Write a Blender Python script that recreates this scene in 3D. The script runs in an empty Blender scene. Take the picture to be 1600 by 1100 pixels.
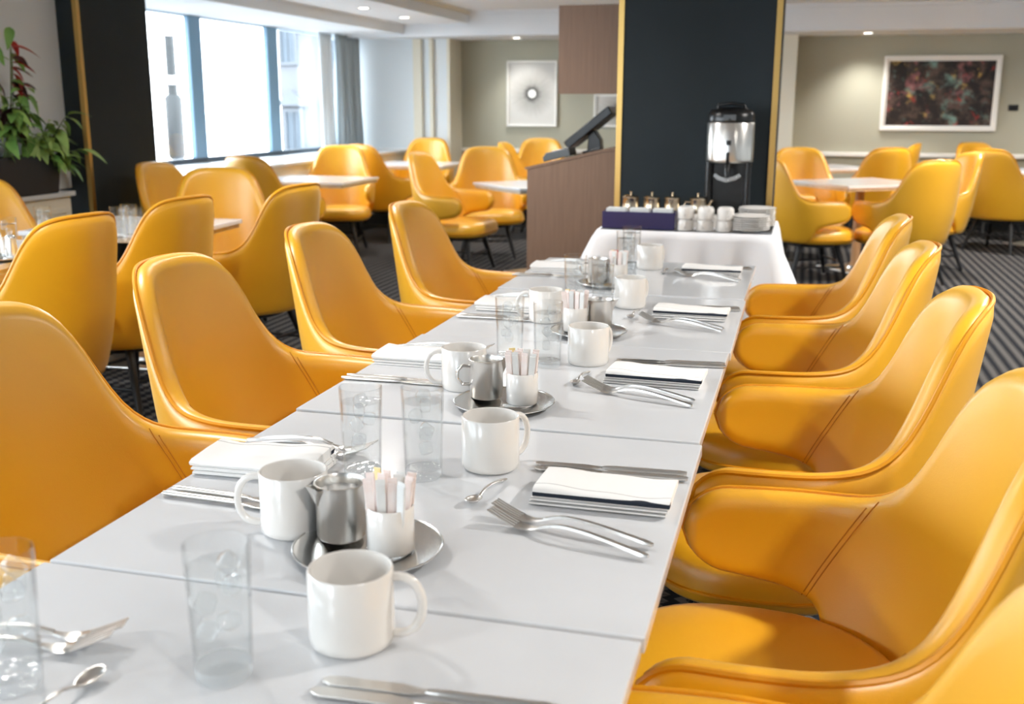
import bpy, bmesh, math, random
from mathutils import Vector, Matrix
random.seed(7)
SC = bpy.context.scene
COL = SC.collection

# ------------------------------------------------------------------ camera, world, lights, exposure
cam = bpy.data.cameras.new('camera'); camo = bpy.data.objects.new('camera', cam); COL.objects.link(camo)
YAW, PITCH, ROLL = .2654, .2323, .0026
fwd = Vector((-math.sin(YAW)*math.cos(PITCH), math.cos(YAW)*math.cos(PITCH), -math.sin(PITCH)))
rgt = Vector((math.cos(YAW), math.sin(YAW), 0)); upv = rgt.cross(fwd)
r2 = math.cos(ROLL)*rgt + math.sin(ROLL)*upv; u2 = -math.sin(ROLL)*rgt + math.cos(ROLL)*upv
camo.matrix_world = Matrix(((r2.x, u2.x, -fwd.x, .148), (r2.y, u2.y, -fwd.y, -1.136), (r2.z, u2.z, -fwd.z, 1.3386), (0, 0, 0, 1)))
cam.sensor_width = 36; cam.lens = 1643.19/1600*36
cam.clip_start = .05; cam.clip_end = 200
cam.dof.use_dof = True; cam.dof.focus_distance = 2.15; cam.dof.aperture_fstop = 4.6
SC.camera = camo

W = bpy.data.worlds.new('sky'); SC.world = W; W.use_nodes = True
bg = W.node_tree.nodes['Background']; bg.inputs[0].default_value = (.86, .93, 1, 1); bg.inputs[1].default_value = 7.0
SC.view_settings.view_transform = 'Standard'; SC.view_settings.look = 'None'
SC.view_settings.gamma = 1; SC.view_settings.use_curve_mapping = False
SC.view_settings.exposure = 1.05
SC.cycles.use_denoising = True
SC.cycles.max_bounces = 7; SC.cycles.diffuse_bounces = 4; SC.cycles.use_adaptive_sampling = True; SC.cycles.adaptive_threshold = .04; SC.cycles.glossy_bounces = 4
SC.cycles.transparent_max_bounces = 24; SC.cycles.transmission_bounces = 8
SC.cycles.sample_clamp_indirect = 6; SC.cycles.caustics_reflective = False; SC.cycles.caustics_refractive = False
def portal(name, loc, rot, sx, sy):
    l = bpy.data.lights.new(name, 'AREA'); l.shape = 'RECTANGLE'; l.size = sx; l.size_y = sy
    l.cycles.is_portal = True
    o = bpy.data.objects.new(name, l); COL.objects.link(o); o.location = loc; o.rotation_euler = rot
H = math.pi/2
portal('window_daylight', (-5.2, 8.2, 1.45), (0, -H, 0), 1.3, 5.4)
portal('window_daylight', (-5.2, -.4, 1.45), (0, -H, 0), 1.3, 7.6)
portal('window_daylight', (-2.7, -4.65, 1.45), (H, 0, 0), 1.6, 1.3)

# ------------------------------------------------------------------ materials
MATS = {}
def lin(c):
    return tuple((x/255/12.92 if x/255 <= .04045 else ((x/255+.055)/1.055)**2.4) for x in c)
def mat(name, col, rough=.5, metal=0, spec=.5, bump=None, var=None, coat=0, srgb=True):
    m = bpy.data.materials.new(name); m.use_nodes = True; MATS[name] = m
    nt = m.node_tree; b = nt.nodes['Principled BSDF']
    c = lin(col) if srgb else col
    b.inputs['Base Color'].default_value = (*c, 1); b.inputs['Roughness'].default_value = rough
    b.inputs['Metallic'].default_value = metal; b.inputs['Specular IOR Level'].default_value = spec
    if coat: b.inputs['Coat Weight'].default_value = coat; b.inputs['Coat Roughness'].default_value = .15 if rough < .3 else .34
    tc = nt.nodes.new('ShaderNodeTexCoord')
    if var:   # (scale, other colour, amount)
        n = nt.nodes.new('ShaderNodeTexNoise'); n.inputs['Scale'].default_value = var[0]; n.inputs['Detail'].default_value = 4
        nt.links.new(tc.outputs['Object'], n.inputs['Vector'])
        mx = nt.nodes.new('ShaderNodeMix'); mx.data_type = 'RGBA'
        mx.inputs['A'].default_value = (*c, 1); mx.inputs['B'].default_value = (*lin(var[1]), 1)
        mr = nt.nodes.new('ShaderNodeMapRange'); mr.inputs[1].default_value = .35; mr.inputs[2].default_value = .65
        mr.inputs[4].default_value = var[2] if len(var) > 2 else 1
        nt.links.new(n.outputs['Fac'], mr.inputs[0]); nt.links.new(mr.outputs[0], mx.inputs['Factor'])
        nt.links.new(mx.outputs['Result'], b.inputs['Base Color'])
    if bump:
        n = nt.nodes.new('ShaderNodeTexNoise'); n.inputs['Scale'].default_value = bump[0]; n.inputs['Detail'].default_value = 3
        nt.links.new(tc.outputs['Object'], n.inputs['Vector'])
        bp = nt.nodes.new('ShaderNodeBump'); bp.inputs['Strength'].default_value = bump[1]; bp.inputs['Distance'].default_value = .002
        nt.links.new(n.outputs['Fac'], bp.inputs['Height']); nt.links.new(bp.outputs['Normal'], b.inputs['Normal'])
    return m
LEATHER = mat('mustard leather', (238, 176, 22), .40, spec=.8, bump=(420, .12), coat=.45, var=(3, (234, 168, 18), .6))
LEATHER.node_tree.nodes['Principled BSDF'].inputs['Sheen Weight'].default_value = .14
LEATHER.node_tree.nodes['Principled BSDF'].inputs['Sheen Roughness'].default_value = .35
LEATHER.node_tree.nodes['Principled BSDF'].inputs['Sheen Tint'].default_value = (1, .93, .8, 1)
LEATHER_PIPE = mat('mustard piping', (222, 150, 14), .42)
STITCH = mat('stitch thread', (196, 128, 24), .7)
LEG = mat('black stained wood', (22, 22, 24), .4, bump=(60, .2))
QUARTZ = mat('white quartz', (216, 218, 221), .16, spec=.5, var=(6, (211, 213, 216), .7))
TABLE_EDGE = mat('beige table edge', (205, 190, 165), .5, var=(20, (190, 172, 145)))
STEEL = mat('brushed steel', (228, 227, 224), .18, 1, bump=(200, .05))
STEEL_DULL = mat('satin steel', (224, 221, 216), .28, 1, bump=(150, .05))
SILVER = mat('polished teapot metal', (222, 205, 180), .16, 1)
PORCELAIN = mat('white porcelain', (232, 228, 223), .18, spec=.5, var=(8, (230, 227, 221), .5), coat=.3)
CLOTH = mat('white linen', (240, 240, 242), .85, spec=.2, bump=(300, .3))
WALLW = mat('white paint', (220, 226, 229), .7, bump=(120, .08))
CREAM = mat('cream paint', (224, 218, 200), .65, bump=(120, .08))
NICHE = mat('sage grey paint', (172, 170, 152), .75, bump=(120, .08))
CEIL = mat('ceiling paint', (228, 232, 236), .8, bump=(100, .05))
BLACKP = mat('black column paint', (39, 46, 50), .65, spec=.25, bump=(250, .3), var=(2, (35, 42, 45)))
GOLD = mat('brushed brass', (208, 172, 104), .36, 1, bump=(180, .08))
BASEB = mat('black baseboard', (18, 20, 22), .5, bump=(60, .1))
FRAMEB = mat('blue grey window frame', (112, 146, 170), .45, bump=(80, .05))
FRAMED = mat('dark window frame', (48, 66, 80), .45, bump=(80, .05))
STONE = mat('white stone ledge', (212, 215, 217), .25, var=(5, (204, 208, 210)))
BLACKPL = mat('black plastic', (16, 16, 17), .3, bump=(90, .05))
GREYPL = mat('grey plastic', (88, 92, 94), .45, bump=(90, .05))
SCREEN = mat('dark screen', (12, 12, 14), .12, var=(3, (16, 16, 18)))
NAVY = mat('navy lacquer', (44, 36, 92), .3, var=(6, (40, 33, 84)))
WHITEF = mat('white frame lacquer', (240, 239, 234), .45, bump=(60, .05))
CURT = mat('grey curtain', (168, 180, 186), .85, spec=.15, bump=(200, .3))
SHEER = mat('pale sheer', (225, 232, 236), .85, spec=.15, bump=(200, .3))
POT = mat('black planter', (30, 33, 38), .55, bump=(60, .1))
LEAFM = mat('green leaf', (86, 132, 62), .45, var=(6, (132, 168, 80)))
LEAFL = mat('light leaf', (160, 188, 104), .45, var=(6, (128, 165, 80)))
REDM = mat('red bract', (196, 44, 32), .5, var=(8, (110, 26, 30)))
DARKRED = mat('dark red leaf', (74, 30, 34), .5, var=(8, (50, 34, 32)))
STEM = mat('green stem', (92, 110, 60), .6, var=(9, (80, 92, 56)))
SOIL = mat('soil', (40, 32, 26), .95, bump=(60, .5))
PAPER = mat('pink sweetener paper', (240, 218, 210), .7, var=(30, (246, 238, 234)))
PAPERW = mat('white tea packet', (236, 236, 234), .6, var=(25, (222, 224, 222)))
PAPERR = mat('red tea packet', (214, 66, 36), .6, var=(40, (196, 52, 30)))
PAPERY = mat('yellow sweetener paper', (236, 206, 130), .6, var=(40, (244, 224, 170)))
MILK = mat('milk', (205, 206, 204), .12, var=(12, (215, 215, 212)))
FACADE = mat('pale stone facade', (94, 96, 100), .9, bump=(5, .3), var=(.6, (89, 91, 95)))
FACADE_T = mat('facade moulding', (88, 92, 97), .9, bump=(6, .3))
FACADE_G = mat('facade window glass', (50, 62, 72), .4, var=(1.5, (57, 69, 79)))
POLEM = mat('teal lamp post', (10, 18, 21), .5, var=(8, (8, 14, 17)))
STREET = mat('street paving', (118, 120, 122), .9, var=(1.2, (110, 112, 115)))
WIRE = mat('wire rack metal', (150, 150, 150), .3, 1)

def wood_mat(name, c1, c2, sc=(60, 60, 2.2)):
    m = mat(name, c1, .5); nt = m.node_tree; b = nt.nodes['Principled BSDF']
    tc = nt.nodes.new('ShaderNodeTexCoord'); mp = nt.nodes.new('ShaderNodeMapping'); mp.inputs['Scale'].default_value = sc
    n = nt.nodes.new('ShaderNodeTexNoise'); n.inputs['Scale'].default_value = 1.6; n.inputs['Detail'].default_value = 6
    mx = nt.nodes.new('ShaderNodeMix'); mx.data_type = 'RGBA'; mx.inputs['A'].default_value = (*lin(c1), 1); mx.inputs['B'].default_value = (*lin(c2), 1)
    nt.links.new(tc.outputs['Object'], mp.inputs[0]); nt.links.new(mp.outputs[0], n.inputs['Vector'])
    nt.links.new(n.outputs['Fac'], mx.inputs['Factor']); nt.links.new(mx.outputs['Result'], b.inputs['Base Color'])
    bp = nt.nodes.new('ShaderNodeBump'); bp.inputs['Strength'].default_value = .12; bp.inputs['Distance'].default_value = .001
    nt.links.new(n.outputs['Fac'], bp.inputs['Height']); nt.links.new(bp.outputs['Normal'], b.inputs['Normal'])
    return m
WALNUT = wood_mat('walnut laminate', (138, 108, 86), (110, 83, 65))
TABLE_WOOD = wood_mat('pedestal wood', (186, 142, 96), (164, 120, 78))
OAK = wood_mat('oak', (206, 160, 96), (186, 138, 76))

def carpet_mat():
    m = mat('patterned carpet', (80, 78, 78), .95, spec=.1); nt = m.node_tree; b = nt.nodes['Principled BSDF']; L = nt.links
    tc = nt.nodes.new('ShaderNodeTexCoord'); sp = nt.nodes.new('ShaderNodeSeparateXYZ'); L.new(tc.outputs['Object'], sp.inputs[0])
    def M(op, a, bb=None, c=None):
        n = nt.nodes.new('ShaderNodeMath'); n.operation = op
        for i, v in enumerate((a, bb, c)):
            if v is None: continue
            if isinstance(v, (int, float)): n.inputs[i].default_value = v
            else: L.new(v, n.inputs[i])
        return n.outputs[0]
    tri = M('PINGPONG', M('MULTIPLY', sp.outputs['Y'], 1/.042), .5)
    ph = M('FRACT', M('ADD', M('MULTIPLY', sp.outputs['X'], 1/.066), M('MULTIPLY', tri, .7)))
    st = M('GREATER_THAN', ph, .5)
    fl = M('GREATER_THAN', M('FRACT', M('MULTIPLY', sp.outputs['Y'], 1/.042)), .86)
    n = nt.nodes.new('ShaderNodeTexNoise'); n.inputs['Scale'].default_value = 900; L.new(tc.outputs['Object'], n.inputs['Vector'])
    mx = nt.nodes.new('ShaderNodeMix'); mx.data_type = 'RGBA'
    mx.inputs['A'].default_value = (*lin((34, 36, 42)), 1); mx.inputs['B'].default_value = (*lin((104, 101, 98)), 1)
    L.new(M('MULTIPLY', st, M('SUBTRACT', 1, M('MULTIPLY', fl, .55))), mx.inputs['Factor'])
    mm = nt.nodes.new('ShaderNodeMix'); mm.data_type = 'RGBA'; mm.blend_type = 'MULTIPLY'; mm.inputs['Factor'].default_value = .5
    L.new(mx.outputs['Result'], mm.inputs['A']); L.new(n.outputs['Fac'], mm.inputs['B'])
    L.new(mm.outputs['Result'], b.inputs['Base Color'])
    bp = nt.nodes.new('ShaderNodeBump'); bp.inputs['Strength'].default_value = .5; bp.inputs['Distance'].default_value = .003
    L.new(n.outputs['Fac'], bp.inputs['Height']); L.new(bp.outputs['Normal'], b.inputs['Normal'])
    return m
CARPET = carpet_mat()

def thin_glass(name, tint, ior, edge=.0, haze=0):
    m = bpy.data.materials.new(name); m.use_nodes = True; nt = m.node_tree; nt.nodes.clear()
    o = nt.nodes.new('ShaderNodeOutputMaterial'); t = nt.nodes.new('ShaderNodeBsdfTransparent'); g = nt.nodes.new('ShaderNodeBsdfGlossy')
    t.inputs[0].default_value = (*tint, 1); g.inputs['Roughness'].default_value = .03
    lw = nt.nodes.new('ShaderNodeLayerWeight')
    f0 = ((ior-1)/(ior+1))**2
    pw = nt.nodes.new('ShaderNodeMath'); pw.operation = 'POWER'; pw.inputs[1].default_value = 5
    fr = nt.nodes.new('ShaderNodeMath'); fr.operation = 'MULTIPLY_ADD'; fr.inputs[1].default_value = 1-f0; fr.inputs[2].default_value = f0
    nt.links.new(lw.outputs['Facing'], pw.inputs[0]); nt.links.new(pw.outputs[0], fr.inputs[0])
    nz = nt.nodes.new('ShaderNodeTexNoise'); nz.inputs['Scale'].default_value = 60
    tc = nt.nodes.new('ShaderNodeTexCoord'); nt.links.new(tc.outputs['Object'], nz.inputs['Vector'])
    bp = nt.nodes.new('ShaderNodeBump'); bp.inputs['Strength'].default_value = edge; bp.inputs['Distance'].default_value = .004
    nt.links.new(nz.outputs['Fac'], bp.inputs['Height'])
    nt.links.new(bp.outputs['Normal'], g.inputs['Normal']); nt.links.new(bp.outputs['Normal'], lw.inputs['Normal'])
    mx = nt.nodes.new('ShaderNodeMixShader')
    nt.links.new(fr.outputs[0], mx.inputs[0]); nt.links.new(t.outputs[0], mx.inputs[1]); nt.links.new(g.outputs[0], mx.inputs[2])
    last = mx
    if haze:
        d = nt.nodes.new('ShaderNodeBsdfDiffuse'); d.inputs[0].default_value = (.9, .93, .95, 1)
        m2 = nt.nodes.new('ShaderNodeMixShader'); m2.inputs[0].default_value = haze
        nt.links.new(last.outputs[0], m2.inputs[1]); nt.links.new(d.outputs[0], m2.inputs[2]); last = m2
    nt.links.new(last.outputs[0], o.inputs[0])
    return m
GLASS = thin_glass('drinking glass', (.985, .99, .99), 1.42, .02)
WATER = thin_glass('water', (.988, .992, .993), 1.3, .25)
ICE = thin_glass('ice', (.98, .986, .988), 1.38, .8, .07)
PANE = thin_glass('window pane', (.97, .985, .99), 1.35)
def real_glass(name):
    m = bpy.data.materials.new(name); m.use_nodes = True; b = m.node_tree.nodes['Principled BSDF']
    b.inputs['Base Color'].default_value = (.97, .98, .98, 1); b.inputs['Transmission Weight'].default_value = 1; b.inputs['Roughness'].default_value = .02
    nz = m.node_tree.nodes.new('ShaderNodeTexNoise'); nz.inputs['Scale'].default_value = 90
    bp = m.node_tree.nodes.new('ShaderNodeBump'); bp.inputs['Strength'].default_value = .15; bp.inputs['Distance'].default_value = .003
    m.node_tree.links.new(nz.outputs['Fac'], bp.inputs['Height']); m.node_tree.links.new(bp.outputs['Normal'], b.inputs['Normal'])
    return m
GLASSB = thin_glass('thick glass base', (.97, .975, .975), 1.5, .8, .2)
def emit(name, col, s):
    m = bpy.data.materials.new(name); m.use_nodes = True; b = m.node_tree.nodes['Principled BSDF']
    b.inputs['Emission Color'].default_value = (*col, 1); b.inputs['Emission Strength'].default_value = s
    return m
LAMPM = emit('downlight lens', (1, .93, .82), 6)

# ------------------------------------------------------------------ mesh helpers
def mesh(name, v, f, smooth=False):
    m = bpy.data.meshes.new(name); m.from_pydata([tuple(p) for p in v], [], f); m.update()
    if smooth: m.polygons.foreach_set('use_smooth', [True]*len(m.polygons))
    return m
class MB:
    def __init__(s): s.v = []; s.f = []
    def add(s, v, f):
        n = len(s.v); s.v += [tuple(p) for p in v]; s.f += [tuple(i+n for i in q) for q in f]; return s
    def box(s, a, b):
        x0, y0, z0 = a; x1, y1, z1 = b
        return s.add([(x0,y0,z0),(x1,y0,z0),(x1,y1,z0),(x0,y1,z0),(x0,y0,z1),(x1,y0,z1),(x1,y1,z1),(x0,y1,z1)],
                     [(0,3,2,1),(4,5,6,7),(0,1,5,4),(1,2,6,5),(2,3,7,6),(3,0,4,7)])
    def prism(s, poly, z0, z1, axis='z'):
        n = len(poly)
        P = (lambda a, b, c: (a, b, c)) if axis == 'z' else ((lambda a, b, c: (a, c, b)) if axis == 'y' else (lambda a, b, c: (c, a, b)))
        v = [P(a, b, z0) for a, b in poly] + [P(a, b, z1) for a, b in poly]
        return s.add(v, [tuple(range(n))[::-1], tuple(range(n, 2*n))] + [(i, (i+1) % n, n+(i+1) % n, n+i) for i in range(n)])
    def lathe(s, prof, seg=32, c=(0, 0, 0), sx=1, sy=1, cap0=True, cap1=True):
        v = []; f = []
        for r_, z in prof:
            for k in range(seg):
                a = 2*math.pi*k/seg; v.append((c[0]+sx*r_*math.cos(a), c[1]+sy*r_*math.sin(a), c[2]+z))
        for i in range(len(prof)-1):
            for k in range(seg):
                f.append((i*seg+k, i*seg+(k+1) % seg, (i+1)*seg+(k+1) % seg, (i+1)*seg+k))
        if cap0: f.append(tuple(range(seg))[::-1])
        if cap1: f.append(tuple(range((len(prof)-1)*seg, len(prof)*seg)))
        return s.add(v, f)
    def tube(s, path, rad, seg=8, closed=False, flat=1.0):
        path = [Vector(p) for p in path]; n = len(path); v = []; f = []
        rads = rad if isinstance(rad, (list, tuple)) else [rad]*n
        t0 = (path[1]-path[0]).normalized()
        nrm = t0.orthogonal().normalized() if abs(t0.z) > .9 else (Vector((0, 0, 1)) - t0*t0.z).normalized()
        for i in range(n):
            a = path[i-1] if (i > 0 or closed) else path[i]; b = path[(i+1) % n] if (i < n-1 or closed) else path[i]
            t = (b-a).normalized(); nrm = (nrm - t*nrm.dot(t)).normalized(); bn = t.cross(nrm)
            for k in range(seg):
                an = 2*math.pi*k/seg; v.append(path[i] + rads[i]*(math.cos(an)*nrm*flat + math.sin(an)*bn))
        for i in range(n if closed else n-1):
            j = (i+1) % n
            for k in range(seg): f.append((i*seg+k, i*seg+(k+1) % seg, j*seg+(k+1) % seg, j*seg+k))
        if not closed: f += [tuple(range(seg))[::-1], tuple(range((n-1)*seg, n*seg))]
        return s.add(v, f)
    def mesh(s, name, smooth=False, bevel=0, seg=2):
        m = mesh(name, s.v, s.f)
        bm = bmesh.new(); bm.from_mesh(m)
        bmesh.ops.recalc_face_normals(bm, faces=bm.faces)
        if bevel:
            ed = [e for e in bm.edges if len(e.link_faces) == 2 and e.calc_face_angle(0) > .5]
            bmesh.ops.bevel(bm, geom=ed, offset=bevel, segments=seg, affect='EDGES', profile=.5)
        bm.to_mesh(m); bm.free()
        if smooth:
            m.polygons.foreach_set('use_smooth', [True]*len(m.polygons))
            m.set_sharp_from_angle(angle=math.radians(45))
        return m
def obj(name, me, material, parent=None, loc=None, rot=None, label=None):
    if isinstance(me, MB): me = me.mesh(name)
    o = bpy.data.objects.new(name, me); COL.objects.link(o)
    if material and not me.materials: me.materials.append(material)
    if parent: o.parent = parent
    if loc: o.location = loc
    if rot: o.rotation_euler = rot
    if label: o['label'] = label
    return o
def thing(name, label, cat, loc=(0, 0, 0), rz=0, group=None):
    o = bpy.data.objects.new(name, None); COL.objects.link(o); o.empty_display_size = .05
    o.location = loc; o.rotation_euler = (0, 0, rz); o['label'] = label; o['category'] = cat
    if group: o['group'] = group
    return o
def tag(o, label, cat, group=None):
    o['label'] = label; o['category'] = cat
    if group: o['group'] = group
    return o
def dup(root, loc, rz, label, group=None):
    c = root.copy(); COL.objects.link(c); c.location = loc; c.rotation_euler = (0, 0, rz); c['label'] = label
    if group: c['group'] = group
    for ch in root.children:
        d = ch.copy(); COL.objects.link(d); d.parent = c
        for g in ch.children:
            e = g.copy(); COL.objects.link(e); e.parent = d
    return c
class Kind:
    """the first call moves the prototype itself, later calls copy it"""
    def __init__(s, root): s.root = root; s.used = False
    def put(s, loc, rz, label, group=None):
        if s.used: return dup(s.root, loc, rz, label, group)
        s.used = True; o = s.root; o.location = loc; o.rotation_euler = (0, 0, rz); o['label'] = label
        if group: o['group'] = group
        return o
def struct(name, mb, m, parent=None, bevel=0):
    o = obj(name, mb.mesh(name, bevel=bevel), m, parent)
    if not parent: o['kind'] = 'structure'
    return o
def bx(a, b): return MB().box(a, b)

# ------------------------------------------------------------------ the room
XL, XW, YB = -4.376, -5.12, 11.30           # ledge front, window plane, niche wall
XR, YF = 5.4, -4.6
struct('floor', bx((-5.3, -4.8, -.1), (5.6, 11.6, 0)), CARPET)
# ceilings: window soffit 2.085, mid 2.19, high 2.32
struct('ceiling', bx((-5.3, -4.8, 2.32), (5.6, 10.4, 2.5)), CEIL)
struct('ceiling_mid', bx((-4.25, -4.8, 2.19), (-3.5, 10.4, 2.319)), CEIL)
struct('ceiling_window_soffit', bx((-5.3, -4.8, 2.085), (-4.25, 10.4, 2.319)), CEIL)
struct('ceiling_back_bulkhead', bx((-5.3, 10.4, 2.06), (5.6, 11.6, 2.5)), CEIL)
struct('trim_1', bx((-3.5, 10.36, 2.285), (5.4, 10.4, 2.32)), CEIL)
struct('trim_2', bx((-3.5, -4.6, 2.285), (-3.46, 10.36, 2.32)), CREAM)
# back wall and the piers in front of it
struct('wall_back', bx((-5.3, YB, 0), (5.6, 11.6, 2.06)), NICHE)
struct('wall_back_pier', bx((-5.12, 10.85, 0), (-3.87, YB, 2.06)), WALLW)
struct('wall_back_centre_pier', bx((-.62, 10.95, 0), (.02, YB, 2.06)), CREAM)
struct('trim_3', bx((-4.30, 10.80, 0), (-4.20, 10.85, 2.06)), CREAM)
struct('trim_4', bx((-4.10, 10.80, 0), (-4.06, 10.85, 2.06)), CREAM)
struct('trim_5', bx((-3.895, 10.83, 0), (-3.862, 11.29, 2.06)), CREAM)
struct('trim_6', bx((-5.12, 10.79, .77), (-4.30, 10.85, .81)), WHITEF, bevel=.004)
struct('trim_7', bx((-3.86, 11.25, .765), (-.62, YB, .81)), WHITEF, bevel=.006)
struct('trim_8', bx((.02, 11.25, .775), (5.4, YB, .82)), WHITEF, bevel=.006)
struct('baseboard_back', bx((.02, 11.28, 0), (5.4, YB, .16)), BASEB)
struct('baseboard_back_left', bx((-3.86, 11.28, 0), (-.62, YB, .16)), BASEB)
struct('baseboard_pier', bx((-4.376, 10.83, 0), (-3.87, 10.85, .15)), BASEB)
struct('baseboard_window', bx((XL, 5.5, 0), (XL+.012, 10.85, .15)), BASEB)
# unseen sides of the room
struct('wall_right', bx((XR, -4.8, 0), (5.6, 11.3, 2.32)), WALLW)
w = MB().box((-5.3, -4.8, 0), (5.4, YF, .8)).box((-5.3, -4.8, 2.08), (5.4, YF, 2.32)).box((-5.3, -4.8, .8), (-3.5, YF, 2.08)).box((-1.86, -4.8, .8), (5.4, YF, 2.08))
struct('wall_front', w, WALLW)
# window wall: knee wall with stone ledge, white wall beside the column, windows
struct('wall_window_knee', MB().box((XW-.18, 5.47, 0), (XL, 10.85, .775)), CREAM)
struct('trim_9', bx((XW-.02, 5.47, .775), (XL+.02, 10.85, .805)), STONE, bevel=.004)
struct('wall_window_knee_near', MB().box((XW-.18, YF, 0), (-4.25, 4.52, .77)), CREAM)
struct('trim_10', bx((-4.9, YF, .77), (-4.222, 4.54, .80)), STONE, bevel=.004)
for i, yy in enumerate((3.55, 4.05)):   # panel mouldings under the near ledge
    struct('trim_%d' % (11+i), MB().box((-4.25, yy, .12), (-4.243, yy+.03, .70)).box((-4.25, yy+.03, .67), (-4.243, yy+.44, .70)).box((-4.25, yy+.03, .12), (-4.243, yy+.44, .15)).box((-4.25, yy+.41, .15), (-4.243, yy+.44, .67)), CREAM)
struct('wall_window_white', MB().box((XW-.18, 3.4, .80), (-4.395, 4.73, 2.085)), WALLW)
struct('wall_window_jamb', MB().box((XW-.18, 10.85, 0), (XW, 11.3, 2.085)), WALLW)
def window(n, y0, y1, z0, z1, muls, x=XW):
    o = struct('window_%d' % n, MB().box((x-.06, y0, z0), (x, y1, z0+.05)), FRAMED)
    fr = MB().box((x-.05, y0, z1-.008), (x-.01, y1, z1)).box((x-.06, y0, z0+.05), (x, y0+.06, z1-.03)).box((x-.06, y1-.06, z0+.05), (x, y1, z1-.03))
    obj('window_frame', fr.mesh('window_frame'), FRAMEB, o)
    es = [y0+.06] + [q for m_ in muls for q in m_] + [y1-.06]
    for a, b in muls:
        obj('mullion', bx((x-.045, a, z0+.05), (x+.004, b, z1-.008)).mesh('mullion', bevel=.006), FRAMEB, o)
    for k in range(0, len(es), 2):
        obj('pane', bx((x-.036, es[k], z0+.05), (x-.03, es[k+1], z1-.008)).mesh('pane'), PANE, o)
window(1, 5.2, 10.85, .80, 2.085, [(7.40, 7.60), (8.83, 9.05)])
window(2, -4.4, 3.4, .80, 2.085, [(-2.55, -2.35), (-.7, -.5), (1.35, 1.55)])
o = struct('window_3', bx((-3.5, YF-.06, .80), (-1.86, YF, .85)), FRAMED)
fr = MB().box((-3.5, YF-.06, 2.05), (-1.86, YF, 2.08))
for xx in (-3.5, -1.94): fr.box((xx, YF-.06, .85), (xx+.08, YF, 2.05))
obj('window_frame', fr.mesh('window_frame'), FRAMEB, o)
for xx in (-3.42,): obj('pane', bx((xx, YF-.036, .85), (xx+1.48, YF-.03, 2.05)).mesh('pane'), PANE, o)

# curtains
def curtain(name, y0, y1, z0, z1, x0, folds, amp, m, label, flare=0):
    v = []; f = []; N = folds*10; R = 10
    for j in range(R+1):
        t = j/R; z = z1+(z0-z1)*t
        for i in range(N+1):
            q = i/N; a = amp*(.55+.45*t)*math.sin(2*math.pi*folds*q+.6*math.sin(7*q)) + .2*amp*math.sin(17*q+3*t)
            v.append((x0+a+flare*t*q, y0+(y1-y0)*q+.03*t*math.sin(9*q), z))
    for j in range(R):
        for i in range(N): f.append((j*(N+1)+i, j*(N+1)+i+1, (j+1)*(N+1)+i+1, (j+1)*(N+1)+i))
    o = obj(name, mesh(name, v, f, True), m); s = o.modifiers.new('thick', 'SOLIDIFY'); s.thickness = .006
    return tag(o, label, 'curtain')
curtain('window_curtain', 10.12, 10.76, .82, 2.083, -4.97, 6, .075, CURT, 'gathered grey curtain at the far end of the big window')
curtain('sheer_curtain', 9.82, 10.16, .82, 2.083, -5.03, 4, .03, SHEER, 'pale sheer curtain edge against the window glass')

# columns with brass corner trims
def column(name, x0, x1, y0, y1, corners, label):
    o = obj(name, bx((x0, y0, 0), (x1, y1, 2.3)).mesh(name), BLACKP); tag(o, label, 'column')
    for cx, cy, sx, sy in corners:
        w_ = .024; t = .006
        mb = MB().box((min(cx, cx-sx*w_), min(cy, cy+sy*t), 0), (max(cx, cx-sx*w_), max(cy, cy+sy*t), 2.3))
        mb.box((min(cx, cx+sx*t), min(cy+sy*t, cy-sy*w_), 0), (max(cx, cx+sx*t), max(cy+sy*t, cy-sy*w_), 2.3))
        obj('brass_trim', mb.mesh('brass_trim'), GOLD, o)
    return o
column('column', -.835, -.002, 4.65, 5.40, [(-.835, 4.65, -1, -1), (-.002, 4.65, 1, -1)], 'wide black column with brass corner strips behind the coffee urn')
column('column', XW, -4.246, 4.73, 5.47, [(-4.246, 4.73, 1, -1)], 'black column with brass corner strip beside the plant and window')

# downlights
def downlight(x, y, z, label, power, spot, group, tilt=None):
    t = thing('ceiling_downlight', label, 'downlight', (x, y, z), 0, group)
    obj('trim_ring', MB().lathe([(.065, -.004), (.065, .0), (.045, .0), (.045, -.002)], 24, cap0=False, cap1=False).mesh('trim_ring', True), WHITEF, t)
    obj('lens', MB().lathe([(.045, -.0015), (.02, -.002)], 24, cap0=False).mesh('lens', True), LAMPM, t)
    l = bpy.data.lights.new('downlight_bulb', 'SPOT'); l.energy = power; l.color = (1, .965, .92); l.spot_size = spot; l.spot_blend = 1; l.shadow_soft_size = .08
    lo = bpy.data.objects.new('downlight_bulb', l); COL.objects.link(lo); lo.parent = t; lo.location = (0, 0, -.05)
    if tilt: lo.rotation_euler = tilt
G = 'recessed downlights'
downlight(-3.07, 10.86, 2.06, 'downlight in the bulkhead above the white burst picture', 16, 1.7, G, (.30, 0, 0))
downlight(.72, 10.86, 2.06, 'downlight in the bulkhead left of the dark painting', 28, 1.7, G, (.30, 0, 0))
downlight(2.95, 10.86, 2.06, 'downlight in the bulkhead right of the dark painting', 28, 1.7, G, (.30, 0, 0))
downlight(-3.876, 9.44, 2.19, 'bright ceiling downlight in front of the curtain', 25, 2.2, G)
downlight(-3.85, 8.32, 2.19, 'ceiling downlight nearest the window mullions', 25, 2.2, G)
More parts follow.
